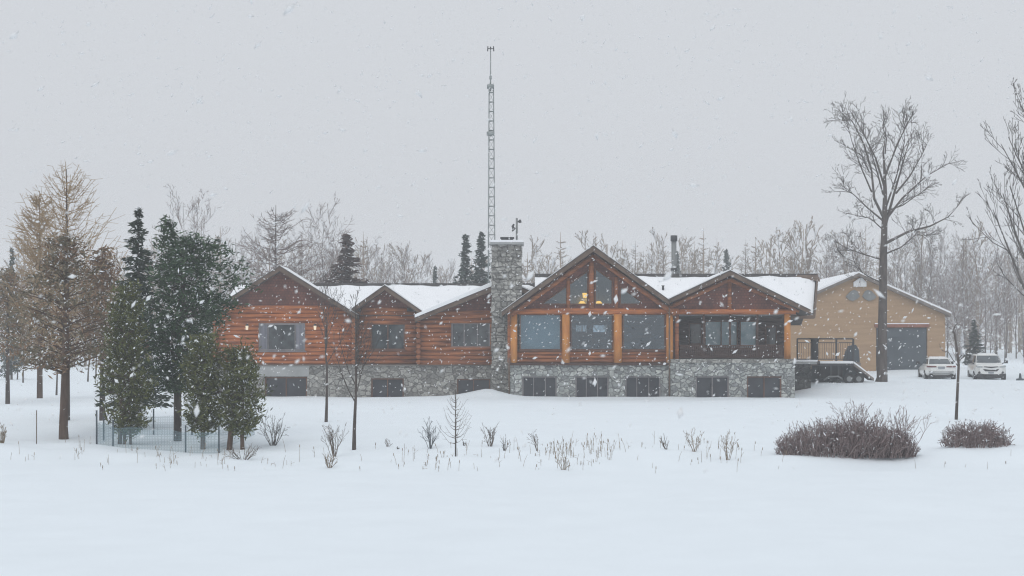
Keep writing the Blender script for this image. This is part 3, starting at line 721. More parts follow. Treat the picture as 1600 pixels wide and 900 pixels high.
for sg, c in ((-1, 1343), (1, 1347)):
    o = [(0, 6), (4, -2), (9, -4), (14, -2), (19, 3), (22, 7), (16, 12), (10, 13), (4, 10)]
    m.prism([(X(c+sg*a, DB), Z(457+b, DB)) for a, b in o], DB-0.14, DB-0.002)
bb(m, 'wall_ornament', M['flue'])
# deck, railing, trailer between house and barn
dd = 88.0
dorg = (X(1290, dd), dd, gz(X(1290, dd), dd))
deck = empty('stone_terrace', dorg, 'low dark stone terrace with black railing at right end of the log house', 'terrace')
def db(mb, name, mats, parent=None): return mb.build(name, mats, parent or deck, dorg)
m = MB(); m.box(X(1240, 84.5), X(1267, 84.5), 84.5, 86.6, -0.6, Z(569, 84.5)); db(m, 'stone_wall', M['stone_dark'])
m = MB(); m.box(X(1239, 84.5), X(1276, 84.5), 84.4, 86.62, Z(568.9, 84.5), Z(565, 84.5)); db(m, 'cap_slab', M['concrete'])
m = MB(); m.box(X(1240, 84.5), X(1277, 84.5), 84.38, 86.6, Z(564.9, 84.5), Z(562.6, 84.5)); db(m, 'terrace_snow', M['snow_roof'])
m = MB(); m.box(X(1243, 87.2), X(1342, 87.2), 86.64, 93.0, Z(571, 87.2), Z(567, 87.2)); 
for px in (1283, 1312, 1339): m.box(X(px, 88.4), X(px, 88.4)+0.15, 88.3, 88.45, 0.3, Z(571, 87.2)-0.002)
db(m, 'deck_floor', M['wood_grey'])
m = MB(); m.box(X(1268, 88.6), X(1340, 88.6), 88.6, 88.66, 0.2, Z(571, 87.2)-0.003); db(m, 'deck_skirt', M['slate'])
rd = 87.0
for px, w in ((1246, 0.04), (1307, 0.05), (1333.5, 0.05)):
    m = MB(); m.box(X(px, rd)-w, X(px, rd)+w, rd, rd+0.08, Z(567, 87.2), Z(529, rd)); db(m, 'railing_post', M['dark_metal'])
m = MB(); xa, xb = X(1246, rd), X(1333, rd)
m.box(xa, xb, rd+0.01, rd+0.07, Z(530.5, rd), Z(528.3, rd)); m.box(xa, xb, rd+0.01, rd+0.07, Z(536, rd), Z(534.8, rd)); m.box(xa, xb, rd+0.01, rd+0.07, Z(562, rd), Z(560.5, rd))
x = xa + 0.1
while x < xb: m.box(x, x+0.018, rd+0.03, rd+0.05, Z(560.5, rd), Z(536, rd)); x += 0.13
db(m, 'railing', M['dark_metal'])
# covered grill and covered chairs on the terrace
gd = 86.2
m = MB(); gxc = X(1273, gd); zg = Z(565, gd)
m.tube([(gxc, gd, zg), (gxc, gd, zg+0.5), (gxc, gd, zg+1.0), (gxc, gd, zg+1.25)], [0.2, 0.22, 0.2, 0.24], 10); m.box(gxc-0.25, gxc+0.28, gd-0.2, gd+0.2, zg+1.251, zg+1.32)
tag(m.build('covered_grill', M['rubber'], None, (gxc, gd, zg)), 'narrow black covered grill standing at the railing beside the log house', 'grill')
m = MB(); cd = 87.6; cxx = X(1332, cd); zg = Z(567, 87.2)+0.01
m.prism([(cxx-0.42, zg), (cxx+0.42, zg), (cxx+0.38, zg+0.7), (cxx+0.2, zg+1.02), (cxx-0.1, zg+0.95), (cxx-0.3, zg+0.55)], cd, cd+0.7)
tag(m.build('covered_chair', M['slate'], None, (cxx, cd, zg)), 'dark grey covered chair stack at the right end of the black railing', 'covered chair')
# flatbed trailer
td = 86.0
tx0, tx1 = X(1281, td), X(1334, td); tz = Z(568, td); tg = gz((tx0+tx1)/2, td)
torg = ((tx0+tx1)/2, td+0.8, tg)
tr = empty('flatbed_trailer', torg, 'low flatbed trailer with snow on its bed, parked beside the terrace and big bare tree', 'trailer')
def tb(mb, name, mats, parent=None): return mb.build(name, mats, parent or tr, torg)
m = MB(); m.box(tx0, tx1, td, td+1.7, tz-0.13, tz); m.box(tx0-0.5, tx0, td+0.75, td+0.95, tz-0.14, tz-0.04); tb(m, 'trailer_bed', M['dark_metal'])
m = MB(); m.box(tx0+0.15, tx1-0.5, td+0.6, td+1.6, tg+0.25, tz-0.135); tb(m, 'tool_box', M['rubber'])
m = MB(); m.box(tx0-0.4, tx0+0.9, td+1.75, td+2.6, tg-0.1, tg+0.75); tb(m, 'storage_crate', M['slate'])
m = MB(); m.box(tx0+0.02, tx1-0.02, td+0.02, td+1.68, tz+0.003, tz+0.13); tb(m, 'bed_snow', M['snow_roof'])
for px in (1299, 1311):
    m = MB(); c = X(px, td); m.box(c-0.04, c+0.04, td+0.1, td+0.18, tg-0.05, tz-0.13); m.box(c-0.1, c+0.1, td+0.04, td+0.24, tg-0.05, tg+0.05); tb(m, 'support_leg', M['dark_metal'])
m = MB(); m.tube([(X(1288,td), td+0.1, tg+0.16), (X(1296,td), td+0.1, tg+0.34), (X(1310,td), td+0.1, tg+0.36), (X(1318,td), td+0.1, tg+0.2)], 0.05, 8); tb(m, 'fender', M['flue'])
for px in (1327, 1342):
    c = X(px, td); r0 = 0.3
    m = MB(); m.tube([(c, td+0.0, tg+r0-0.08), (c, td+0.2, tg+r0-0.08)], r0, 18); w = tb(m, 'wheel', M['rubber'])
    m = MB(); m.tube([(c, td-0.012, tg+r0-0.08), (c, td+0.02, tg+r0-0.08)], 0.15, 14); tb(m, 'rim', M['flue'], w)
m = MB(); rx0, rx1 = X(1335, td), X(1366, td)
m.hexa([(rx0,td+0.05,tz-0.14),(rx1,td+0.05,tg+0.12),(rx1,td+1.6,tg+0.12),(rx0,td+1.6,tz-0.14),(rx0,td+0.05,tz),(rx1,td+0.05,tg+0.26),(rx1,td+1.6,tg+0.26),(rx0,td+1.6,tz)]); rp = tb(m, 'ramp', M['wood_grey'])
m = MB(); m.hexa([(rx0,td+0.1,tz+0.003),(rx1,td+0.1,tg+0.263),(rx1,td+1.5,tg+0.263),(rx0,td+1.5,tz+0.003),(rx0,td+0.1,tz+0.12),(rx1,td+0.1,tg+0.34),(rx1,td+1.5,tg+0.34),(rx0,td+1.5,tz+0.12)]); tb(m, 'ramp_snow', M['snow_roof'], rp)

# ------------------------------------------------------------------ cars
def se(a, b, n, k, cnt):
    t = 2*pi*(k+0.5)/cnt; c, s = cos(t), sin(t)
    return (a*math.copysign(abs(c)**(2/n), c), b*math.copysign(abs(s)**(2/n), s))
def lerp_tab(tab, z, i):
    for p, q in zip(tab, tab[1:]):
        if p[0] <= z <= q[0]:
            t = (z-p[0])/(q[0]-p[0]); return p[i] + t*(q[i]-p[i])
    return tab[-1][i] if z > tab[-1][0] else tab[0][i]
def car(root, st, gh, kind):
    n = 24; m = MB()
    L = st[-1][0]; cy = L/2
    for y, hw, z0, z1 in st:
        for k in range(n):
            a, b = se(hw, (z1-z0)/2, 4.2, k, n); m.v.append((a, y-cy, (z0+z1)/2+b))
    for i in range(len(st)-1):
        for k in range(n): m.face((i*n+k, i*n+(k+1) % n, (i+1)*n+(k+1) % n, (i+1)*n+k), 0, True)
    m.face([k for k in range(n)]); m.face([(len(st)-1)*n+k for k in reversed(range(n))])
    b0 = len(m.v); nn = 32; E = 5.0
    for z, y0, y1, hw in gh:
        for k in range(nn):
            a, b = se(hw, (y1-y0)/2, E, k, nn); m.v.append((a, (y0+y1)/2+b-cy, z))
    for i in range(len(gh)-1):
        for k in range(nn): m.face((b0+i*nn+k, b0+i*nn+(k+1) % nn, b0+(i+1)*nn+(k+1) % nn, b0+(i+1)*nn+k), 0, True)
    m.face([b0+(len(gh)-1)*nn+k for k in range(nn)], 0, True)
    m.build('body', M['car'], root)
    def endy(z, x, front, o):
        y0, y1, hw = (lerp_tab(gh, z, i) for i in (1, 2, 3))
        s = (1-min(0.999, abs(x/hw))**E)**(1/E); c = (y0+y1)/2; h = (y1-y0)/2
        return (c + h*s + o if front else c - h*s - o) - cy
    def patch(name, za, zb, front, wf):
        p = MB(); u, v = 10, 5
        for j in range(v+1):
            z = za + (zb-za)*j/v; hw = lerp_tab(gh, z, 3)*wf
            for i in range(u+1):
                x = -hw + 2*hw*i/u; p.v.append((x, endy(z, x, front, 0.012), z+0.004))
        for j in range(v):
            for i in range(u): p.face((j*(u+1)+i, j*(u+1)+i+1, (j+1)*(u+1)+i+1, (j+1)*(u+1)+i), 0, True)
        return p.build(name, M['car_glass'], root)
    def side(za, zb, fa, fb, sg):
        p = MB(); u, v = 6, 4
        for j in range(v+1):
            z = za + (zb-za)*j/v; y0, y1, hw = (lerp_tab(gh, z, i) for i in (1, 2, 3))
            c = (y0+y1)/2; h = (y1-y0)/2
            for i in range(u+1):
                f = fa + (fb-fa)*i/u; s = (1-abs(f)**E)**(1/E); p.v.append((sg*(hw*s+0.012), c + h*f - cy, z))
        for j in range(v):
            for i in range(u): p.face((j*(u+1)+i, j*(u+1)+i+1, (j+1)*(u+1)+i+1, (j+1)*(u+1)+i), 0, True)
        return p.build('side_window', M['car_glass'], root)
    zlo, zhi = gh[0][0] + 0.07, gh[-3][0] - 0.02
    patch('rear_window', zlo, zhi, kind == 'suv', 0.84); patch('windshield', zlo, zhi, kind != 'suv', 0.86)
    for sg in (-1, 1):
        side(zlo+0.02, zhi, -0.84, -0.06, sg); side(zlo+0.02, zhi, 0.0, 0.82, sg)
        hw = max(s[1] for s in st)
        for wy in (0.85, L-0.95):
            w = MB(); w.tube([(sg*(hw-0.2), wy-cy, 0.32), (sg*(hw+0.012), wy-cy, 0.32)], 0.33, 20)
            wo = w.build('wheel', M['rubber'], root)
            w = MB(); w.tube([(sg*(hw+0.0), wy-cy, 0.32), (sg*(hw+0.02), wy-cy, 0.32)], 0.2, 16); w.build('rim', M['rim'], wo)
        my = (3.15 if kind == 'sedan' else 1.45) - cy; zm = gh[0][0] + 0.08
        w = MB(); w.tube([(sg*(hw-0.1), my, zm-0.05), (sg*(hw+0.08), my, zm)], 0.03, 6); w.box(min(sg*(hw+0.02), sg*(hw+0.24)), max(sg*(hw+0.02), sg*(hw+0.24)), my-0.07, my+0.07, zm-0.04, zm+0.14); w.build('mirror', M['car_trim'], root)
    f = -cy
    if kind == 'sedan':
        for sg in (-1, 1):
            w = MB(); a, b = sorted((sg*0.3, sg*0.86)); w.prism([(a, 0.84), (b, 0.84), (b, 0.93), (a, 0.91)] if sg > 0 else [(a, 0.84), (b, 0.84), (b, 0.91), (a, 0.93)], f-0.0, f+0.25); w.build('tail_light', M['tail'], root)
            w = MB(); w.box(sg*0.62-0.09, sg*0.62+0.09, f-0.03, f+0.2, 0.34, 0.42); w.build('exhaust_trim', M['car_trim'], root)
        w = MB(); w.box(-0.2, 0.2, f-0.04, f+0.1, 0.74, 0.88); w.build('license_plate', M['plate'], root)
        w = MB(); w.box(-0.78, 0.78, f-0.02, f+0.25, 0.2, 0.335); w.build('lower_bumper', M['car_trim'], root)
        w = MB(); w.box(-0.75, 0.75, f-0.03, f+0.2, 0.54, 0.57); w.build('bumper_crease', M['flue'], root)
    else:
        for sg in (-1, 1):
            a, b = sorted((sg*0.5, sg*0.88)); w = MB(); w.prism([(a, 0.86), (b, 0.90), (b, 1.0), (a, 0.94)] if sg > 0 else [(a, 0.90), (b, 0.86), (b, 0.94), (a, 1.0)], f-0.0, f+0.35); w.build('headlight', M['head'], root)
            w = MB(); w.tube([(sg*0.7, f-0.025, 0.56), (sg*0.7, f+0.15, 0.56)], 0.07, 10); w.build('fog_light', M['car_trim'], root)
            w = MB(); w.tube([(sg*0.6, 2.0-cy, 1.735), (sg*0.6, 4.0-cy, 1.735)], 0.025, 6); w.build('roof_rail', M['dark_metal'], root)
        w = MB(); w.prism([(-0.46, 0.9), (0, 0.84), (0.46, 0.9), (0.4, 0.94), (0, 0.92), (-0.4, 0.94)], f-0.02, f+0.1); w.build('upper_grille', M['car_trim'], root)
        w = MB(); w.prism([(-0.48, 0.78), (-0.36, 0.64), (0.36, 0.64), (0.48, 0.78), (0, 0.72)], f-0.025, f+0.1); w.build('lower_grille', M['car_trim'], root)
        w = MB(); w.prism([(-0.82, 0.26), (0.84, 0.2), (0.86, 0.48), (0.5, 0.44), (-0.5, 0.44), (-0.84, 0.48)], f-0.01, f+0.3); w.build('lower_bumper', M['car_trim'], root)
        w = MB(); w.box(-0.16, 0.16, f-0.035, f+0.1, 0.5, 0.6); w.build('license_plate', M['plate'], root)
    # snow lying on roof
    w = MB(); z, y0, y1, hw = gh[-2]; w.box(-hw*0.8, hw*0.8, y0+0.15-cy, y1-0.1-cy, gh[-1][0]-0.01, gh[-1][0]+0.035); w.build('roof_snow', M['snow_roof'], root)
def copy_tree(o, parent=None):
    c = o.copy(); COL.objects.link(c)
    if parent: c.parent = parent
    for ch in list(o.children): copy_tree(ch, c)
    return c
sd = 97.0
sed = empty('parked_sedan', (X(1463, sd), sd, gz(X(1463, sd), sd)-0.13), 'white sedan parked facing away, left of the SUV near the barn', 'car', None, radians(-8))
car(sed, [(0,.62,.5,.82),(0.04,.80,.38,.95),(.2,.89,.28,1.02),(.9,.92,.23,1.04),(2.4,.92,.2,1.0),(3.6,.91,.23,.95),(4.3,.86,.28,.84),(4.62,.74,.33,.7),(4.7,.6,.4,.62)],
    [(.95,.4,3.6,.80),(1.17,.8,3.0,.74),(1.36,1.25,2.55,.66),(1.43,1.5,2.35,.58),(1.45,1.7,2.2,.42)], 'sedan')
vd = 97.5
suv = empty('parked_suv', (X(1541, vd), vd, gz(X(1541, vd), vd)-0.13), 'white SUV parked nose towards the house, right of the white sedan', 'car', None, radians(-10))
car(suv, [(0,.66,.46,.9),(.05,.84,.36,1.02),(.3,.92,.3,1.07),(1.1,.94,.26,1.13),(2.4,.95,.25,1.14),(4.2,.94,.26,1.14),(4.55,.88,.33,1.08),(4.6,.8,.4,1.0)],
    [(1.08,.9,4.5,.87),(1.4,1.4,4.38,.79),(1.62,1.75,4.25,.71),(1.7,1.9,4.15,.64),(1.72,2.05,4.0,.5)], 'suv')
c3 = copy_tree(sed); c3.location = (X(1633, 98), 98, gz(X(1633, 98), 98)-0.13); c3['label'] = 'white car mostly cut off by the right edge of the photo'
# small post in the snow at right edge
m = MB(); px = X(1594, 92); z = gz(px, 92)
m.tube([(px, 92, z-0.1), (px, 92, z+0.1), (px, 92, z+0.12), (px, 92, z+0.42)], [0.25, 0.22, 0.09, 0.05], 10)
tag(m.build('marker_cone', M['slate'], None, (px, 92, z)), 'small dark cone poking from the snow at right edge, below the cars', 'cone')
m = MB(); px = X(1385.5, 88.6); z = gz(px, 88.6); m.tube([(px, 88.6, z-0.1), (px, 88.6, z+1.35)], 0.05, 6); m.box(px-0.08, px+0.08, 88.5, 88.7, z+1.15, z+1.45)
tag(m.build('marker_post', M['slate'], None, (px, 88.6, z)), 'thin dark post standing just right of the big bare tree trunk', 'post')

# ------------------------------------------------------------------ plants
def rdir(r, d, ang):
    d = Vector(d).normalized()
    u = d.cross(Vector((0.2, 0.5, 0.9)))
    if u.length < 1e-3: u = d.cross(Vector((1, 0, 0)))
    u.normalize(); w = d.cross(u); a = r.uniform(0, 2*pi)
    return (d*cos(ang) + (u*cos(a) + w*sin(a))*sin(ang)).normalized()
def grow(mb, r, p, d, L, rad, lvl, mx, cfg):
    nseg = 4 if lvl == 0 else (3 if lvl < mx else 2)
    pts = [Vector(p)]; d = Vector(d).normalized(); dirs = [d]
    for i in range(nseg):
        d = (d + Vector((r.gauss(0, 1), r.gauss(0, 1), r.gauss(0, 1)))*cfg['wig'] + Vector((0, 0, cfg['up']))).normalized()
        pts.append(pts[-1] + d*(L/nseg)); dirs.append(d)
    rads = [max(cfg['minr'], rad*(1 - 0.72*i/nseg)) for i in range(nseg+1)]
    mb.tube(pts, rads, 5 if rad > 0.05 else 3, 0, cap=False)
    if lvl >= mx: return
    nk = cfg['kids'][lvl]; ph = r.uniform(0, 1)
    for k in range(nk):
        t = cfg['t0'] + (1-cfg['t0'])*(k + r.uniform(0.1, 0.9))/nk
        i = min(nseg-1, int(t*nseg)); f = t*nseg - i
        q = pts[i].lerp(pts[i+1], f); rr = rads[i]
        cd = rdir(r, dirs[i+1], radians(r.uniform(*cfg['ang'])))
        l = L*cfg['ratio']*(1.1 - 0.55*t)*r.uniform(0.75, 1.2)
        grow(mb, r, q, cd, l, rr*0.5, lvl+1, mx, cfg)
def bare(seed, H, trunk_f=0.35, mx=3, kids=(11, 7, 5), ang=(28, 55), up=0.10, ratio=0.5, minr=0.012, r0=None, wig=0.09, lean=0.0):
    r = random.Random(seed); t = MB(); c = MB(); r0 = r0 or H*0.017
    pts = [Vector((0, 0, -0.25))]; n = 8; x = y = 0.0
    for i in range(1, n+1):
        x += r.gauss(0, 0.012)*H*0.6 + lean*H/n; y += r.gauss(0, 0.012)*H*0.6; pts.append(Vector((x, y, H*i/n)))
    rads = [r0*1.2] + [max(minr, r0*(1-0.93*i/n)) for i in range(1, n+1)]
    t.tube(pts, rads, 7)
    cfg = dict(wig=wig, up=up, kids=kids[1:]+(0,), ang=ang, ratio=ratio, minr=minr, t0=0.2)
    for k in range(kids[0]):
        f = trunk_f + (0.97-trunk_f)*(k + r.random()*0.8)/kids[0]; i = min(n-1, int(f*n)); q = pts[i].lerp(pts[i+1], f*n-i)
        cd = rdir(r, (0, 0, 1), radians(r.uniform(*ang))); l = H*(0.42 - 0.27*(f-trunk_f)/(1-trunk_f))*r.uniform(0.75, 1.15)
        grow(c, r, q, cd, l, rads[i]*0.5, 0, mx-1, cfg)
    return t, c, H
def larch(seed, H, R, base=0.15, whorls=26, minr=0.010, curve=0.5, tuft=6, droop=0.0, power=0.85, per=5):
    r = random.Random(seed); t = MB(); c = MB()
    t.tube([(0, 0, -0.25), (r.gauss(0, .02), r.gauss(0, .02), H*0.5), (0, 0, H)], [H*0.014, H*0.009, 0.012], 7)
    for k in range(whorls):
        f = base + (0.97-base)*(k + r.uniform(-0.3, 0.3))/whorls; z = H*f
        Lm = R*(1 - (f-base)/(1-base))**power + 0.05*R
        for b in range(per):
            a = r.uniform(0, 2*pi); L = Lm*r.uniform(0.6, 1.1); o = Vector((cos(a), sin(a), 0))
            pts = [Vector((0, 0, z)) + o*L*s + Vector((0, 0, L*(curve*s*s - droop*s + 0.08*r.gauss(0, 1)*s))) for s in (0, 0.35, 0.7, 1.0)]
            z += r.gauss(0, 0.006)*H
            c.tube(pts, [max(minr, 0.012+L*0.008), minr*1.2, minr, minr*0.8], 3, 0, cap=False)
            for q in range(tuft):
                s = r.uniform(0.2, 1.0); i = 0 if s < 0.35 else (1 if s < 0.7 else 2); lo = (0, .35, .7, 1.0)
                p = pts[i].lerp(pts[i+1], (s-lo[i])/(lo[i+1]-lo[i]))
                e = p + (o*0.5 + Vector((r.gauss(0, .7), r.gauss(0, .7), 0.35 + r.gauss(0, .35))))*L*0.2
                c.tube([p, e], [minr*0.8, minr*0.6], 3, 0, cap=False)
    return t, c, H
def leaf(mb, r, p, s, mi=0, d=None, flat=False):
    u = d if d is not None else Vector((r.gauss(0, 1), r.gauss(0, 1), r.gauss(0, 1))).normalized()
    w = u.cross(Vector((r.gauss(0, 1), r.gauss(0, 1), r.gauss(0, 1))))
    if flat: u = Vector((r.gauss(0, 1), r.gauss(0, 1), r.gauss(0, .25))).normalized(); w = u.cross(Vector((0, 0, 1)))
    if w.length < 1e-3: return
    w.normalize(); b = len(mb.v)
    for q in (p - u*s, p + w*s*0.26, p + u*s, p - w*s*0.26): mb.v.append((q.x, q.y, q.z))
    mb.face((b, b+1, b+2, b+3), mi)
def blobcrown(seed, env, z0, z1, nclump, per, cs, ls, snow=0.06, squash=0.8, rust=0.0, lift=0.15):
    """env(t, a) -> radius at relative height t and azimuth a"""
    r = random.Random(seed); c = MB()
    ph = [(r.uniform(0, 6.28), r.randint(2, 5), r.uniform(2, 9)) for _ in range(5)]
    br = MB()
    for k in range(nclump):
        t = r.random(); a = r.uniform(0, 2*pi)
        lump = 1 + 0.10*sum(sin(n*a + p + m*t) for p, n, m in ph)
        R = env(t, a)*lump; q = sqrt(r.uniform(0.12, 1.0)) * r.uniform(0.86, 1.06)
        ctr = Vector((R*q*cos(a), R*q*sin(a), z0 + (z1-z0)*t))
        mi0 = 2 if r.random() < rust else 0
        out = Vector((cos(a), sin(a), lift + r.uniform(-0.4, 0.4))).normalized()
        sc = cs*r.uniform(0.6, 1.3)
        for j in range(per):
            g1_, g2_, g3_ = r.gauss(0, 1), r.gauss(0, 0.8), r.gauss(0, squash)
            o = Vector((cos(a)*g1_ - sin(a)*g2_, sin(a)*g1_ + cos(a)*g2_, g3_ - 0.22*g1_*(1 if lift < 0.5 else -3.5)))*sc*0.5
            sn = r.random() < snow*(2.2 if g3_ > 0 else 0.3)
            dd_ = (out*0.7 + Vector((r.gauss(0, .6), r.gauss(0, .6), r.gauss(0, .6)))).normalized()
            leaf(c, r, ctr + o, ls*r.uniform(0.6, 1.3)*(0.8 if sn else 1), 1 if sn else mi0, dd_, flat=sn)
        if k % 3 == 0: br.tube([(0, 0, ctr.z - R*0.25), ctr], [0.03, 0.012], 3, 0, cap=False)
    return c, br
def spruce(seed, H, R, base=0.08, whorls=30, per=7, ls=0.16, snow=0.06, droop=0.35, power=0.9):
    r = random.Random(seed); t = MB(); c = MB()
    t.tube([(0, 0, -0.25), (0, 0, H*0.96)], [H*0.017, 0.015], 7)
    for k in range(whorls):
        f = base + (0.985-base)*k/(whorls-1); z = H*f; Lm = R*(1-(f-base)/(1-base))**power + 0.05*R
        for b in range(per):
            a = r.uniform(0, 2*pi); L = Lm*r.uniform(0.5, 1.2); z = H*min(0.985, f + r.gauss(0, 0.012)); o = Vector((cos(a), sin(a), 0)); side = Vector((-sin(a), cos(a), 0))
            nl = max(4, int(L/(ls*0.42)))
            for i in range(nl):
                s = (i + r.random())/nl; p = Vector((0, 0, z)) + o*L*s + Vector((0, 0, -droop*L*s*(1-0.55*s)))
                sp = L*0.2*(1-s*0.5)
                for j in range(3):
                    q = p + side*r.gauss(0, 1)*sp + Vector((0, 0, r.gauss(0, 0.3)*ls))
                    sn = r.random() < snow
                    leaf(c, r, q, ls*r.uniform(0.6, 1.2), 1 if sn else 0, (o*0.8 + side*r.gauss(0, .6) + Vector((0, 0, r.gauss(-.1, .3)))).normalized(), flat=sn)
    return t, c, H
class Kind:
    def __init__(s, tch, tmat, cmats):
        t, c, s.H = tch
        s.t = t.mesh('trunk', tmat); s.c = c.mesh('crown', cmats)
def plant(kind, name, x, d, h, label, cat='tree', group=None, rz=0.0, wide=1.0, z=None):
    k = h/kind.H
    o = empty(name, (x, d, gz(x, d) if z is None else z), label, cat, group, rz)
    o.scale = (k*wide, k*wide, k)
    for n, me in (('trunk', kind.t), ('crown', kind.c)):
        c = bpy.data.objects.new(n, me); COL.objects.link(c); c.parent = o
    return o
def plant_px(kind, name, px, pytop, d, label, cat='tree', group=None, rz=0.0, wide=1.0):
    x = X(px, d); return plant(kind, name, x, d, Z(pytop, d) - gz(x, d), label, cat, group, rz, wide)
def crown_tree(name, px, d, trunks, crown, cmats, label, tmat, cat='tree', br=None):
    x = X(px, d); z = gz(x, d); o = empty(name, (x, d, z), label, cat)
    for t in trunks: t.build('trunk', tmat, o)
    c = crown.build('crown', cmats, o)
    if br: br.build('branches', tmat, c)
    return o

# -- left group ------------------------------------------------------
d = 48.5; s = d/F
# broad pine at far left
H0 = Z(565, d) - gz(X(103, d), d)
t = MB(); t.tube([(0.0, 0, -0.3), (-0.02, 0, 0.4), (0.06, 0, H0), (0.05, 0, H0+2.6)], [0.17, 0.135, 0.12, 0.05], 10)
def env(tt, a): return (1.2 + 0.75*ss(0, 0.12, tt) - 1.5*ss(0.35, 1.0, tt))*(1+0.10*cos(a)+0.16*sin(3*a+7*tt))
c, b = blobcrown(21, env, H0-0.2, Z(372, d)-gz(X(103, d), d), 270, 26, 0.50, 0.10, snow=0.2, rust=0.4, squash=0.32)
crown_tree('pine_tree', 100, d, [t], c, [M['leaf_pine'], M['fleck'], M['leaf_rust']], 'broad brownish green pine with one thick bare trunk, at far left', M['bark_brown'], br=b)
# rusty and green crowns either side of it
d = 56
x = X(160, d); z = gz(x, d); h0 = Z(560, d)-z; h1 = Z(392, d)-z
t = MB(); t.tube([(0, 0, -0.3), (0, 0, h1*0.9)], [0.12, 0.03], 8)
c, b = blobcrown(22, lambda tt, a: 0.95*(1-tt)**0.6+0.1, h0, h1, 170, 20, 0.5, 0.12, snow=0.12, rust=0.85, squash=0.35)
crown_tree('rusty_larch', 160, d, [t], c, [M['leaf_pine'], M['fleck'], M['leaf_rust']], 'rusty brown bushy conifer between the broad pine and the dark spruce', M['bark'])
d = 70
x = X(8, d); z = gz(x, d); h0 = Z(556, d)-z; h1 = Z(425, d)-z
t = MB(); t.tube([(0, 0, -0.3), (0, 0, h1*0.9)], [0.11, 0.03], 8)
c, b = blobcrown(23, lambda tt, a: 1.25*(1-tt)**0.7+0.1, h0, h1, 160, 20, 0.55, 0.13, snow=0.12, rust=0.4, squash=0.35)
crown_tree('pine_tree', 12, d, [t], c, [M['leaf_pine'], M['fleck'], M['leaf_rust']], 'small green pine cut by the left edge of the photo', M['bark'])
# bare larch with a long dark leader
KL1 = Kind(larch(31, 9.0, 2.3, base=0.3, whorls=30, minr=0.010, curve=0.95, tuft=13, power=0.55), M['bark'], [M['larch']])
plant_px(KL1, 'larch_tree', 104, 264, 56, 'tall bare larch with straight dark leader rising above the broad pine')
KL2 = Kind(larch(32, 10.0, 1.9, base=0.2, whorls=38, minr=0.014, curve=0.7, tuft=26, power=0.6, per=6), M['bark_brown'], [M['larch']])
plant_px(KL2, 'larch_tree', 62, 298, 76, 'tan fuzzy larch standing left of the tall bare larch', wide=1.05)
# dark spire spruce
KS1 = Kind(spruce(41, 8.5, 1.35, base=0.12, whorls=34, per=8, ls=0.15, snow=0.13, power=0.8), M['bark'], [M['leaf_dark'], M['fleck']])
plant_px(KS1, 'spruce_tree', 216, 324, 53, 'dark narrow spruce with spire top, left of the rounded green conifer')
# rounded green conifer
d = 48.2; x = X(280, d); z = gz(x, d); h0 = Z(602, d)-z; h1 = Z(372, d)-z
t = MB(); t.tube([(-0.05, 0, -0.3), (-0.05, 0, h0), (0.2, 0, h1*0.9)], [0.13, 0.115, 0.04], 9)
def env(tt, a):
    w = 1.25*clamp((tt+0.1)/0.55)**0.8 if tt < 0.45 else 1.25*(1-max(0, (tt-0.62)/0.42)**2.4)**0.5 if tt < 1 else 0.1
    return w*(1+0.12*cos(a))
c, b = blobcrown(24, env, h0-0.1, h1, 560, 27, 0.44, 0.10, snow=0.17, squash=0.42)
for v in range(len(c.v)):
    q = c.v[v]; c.v[v] = (q[0] + 0.32*ss(0.35, 0.6, (q[2]-h0)/(h1-h0)), q[1], q[2])
top, _ = blobcrown(25, lambda tt, a: 0.26*(1-tt)+0.05, h1-0.3, Z(345, d)-z, 40, 14, 0.22, 0.1, snow=0.08)
c.add(top, Matrix.Translation((-0.38, 0, 0)))
crown_tree('rounded_conifer', 280, d, [t], c, [M['leaf_green'], M['fleck']], 'large dark green rounded conifer on a thin bare trunk inside the netting', M['bark'], br=b)
# three cedars
def cedar(px, d, top, bot, rpx, trunks, label, seed, n, shape):
    x = X(px, d); z = gz(x, d); h0 = Z(bot, d)-z; h1 = Z(top, d)-z; R = rpx*d/F*0.86
    ts = []
    for dx, rr, lean in trunks:
        t = MB(); t.tube([(dx*d/F, 0, -0.3), (dx*d/F*0.8, 0.02, h0*0.8), (lean, 0, h1*0.7)], [rr, rr*0.85, 0.03], 8); ts.append(t)
    c, b = blobcrown(seed, lambda tt, a: R*shape(tt), h0-0.05, h1, int(n*0.95), 25, 0.27, 0.085, snow=0.2, squash=0.6, lift=0.9)
    return crown_tree('cedar_tree', px, d, ts, c, [M['leaf_cedar'], M['fleck']], label, M['bark_brown'], br=b)
cedar(196, 46.3, 448, 668, 44, [(-10, .07, -.05), (-2, .06, 0), (9, .05, .1)], 'tall olive green cedar on several thin stems, leftmost inside the netting', 51, 460,
      lambda t: (0.35 + 0.75*sin(pi*clamp(t*1.25+0.08))**0.8 if t < 0.35 else 1.05*(1-t)**0.55*0.95+0.1))
cedar(317, 46.2, 528, 670, 33, [(0, .085, 0)], 'slim olive cedar with a short dark trunk, middle of the three cedars', 52, 300,
      lambda t: 0.3 + 0.8*sin(pi*clamp(t*0.8+0.12))**0.8)
cedar(375, 46.0, 548, 668, 41, [(-18, .095, -.1), (4, .07, .1)], 'bushy olive cedar on two trunks, nearest the log house corner', 53, 330,
      lambda t: 0.3 + 0.78*sin(pi*clamp(t*0.85+0.14))**0.7)
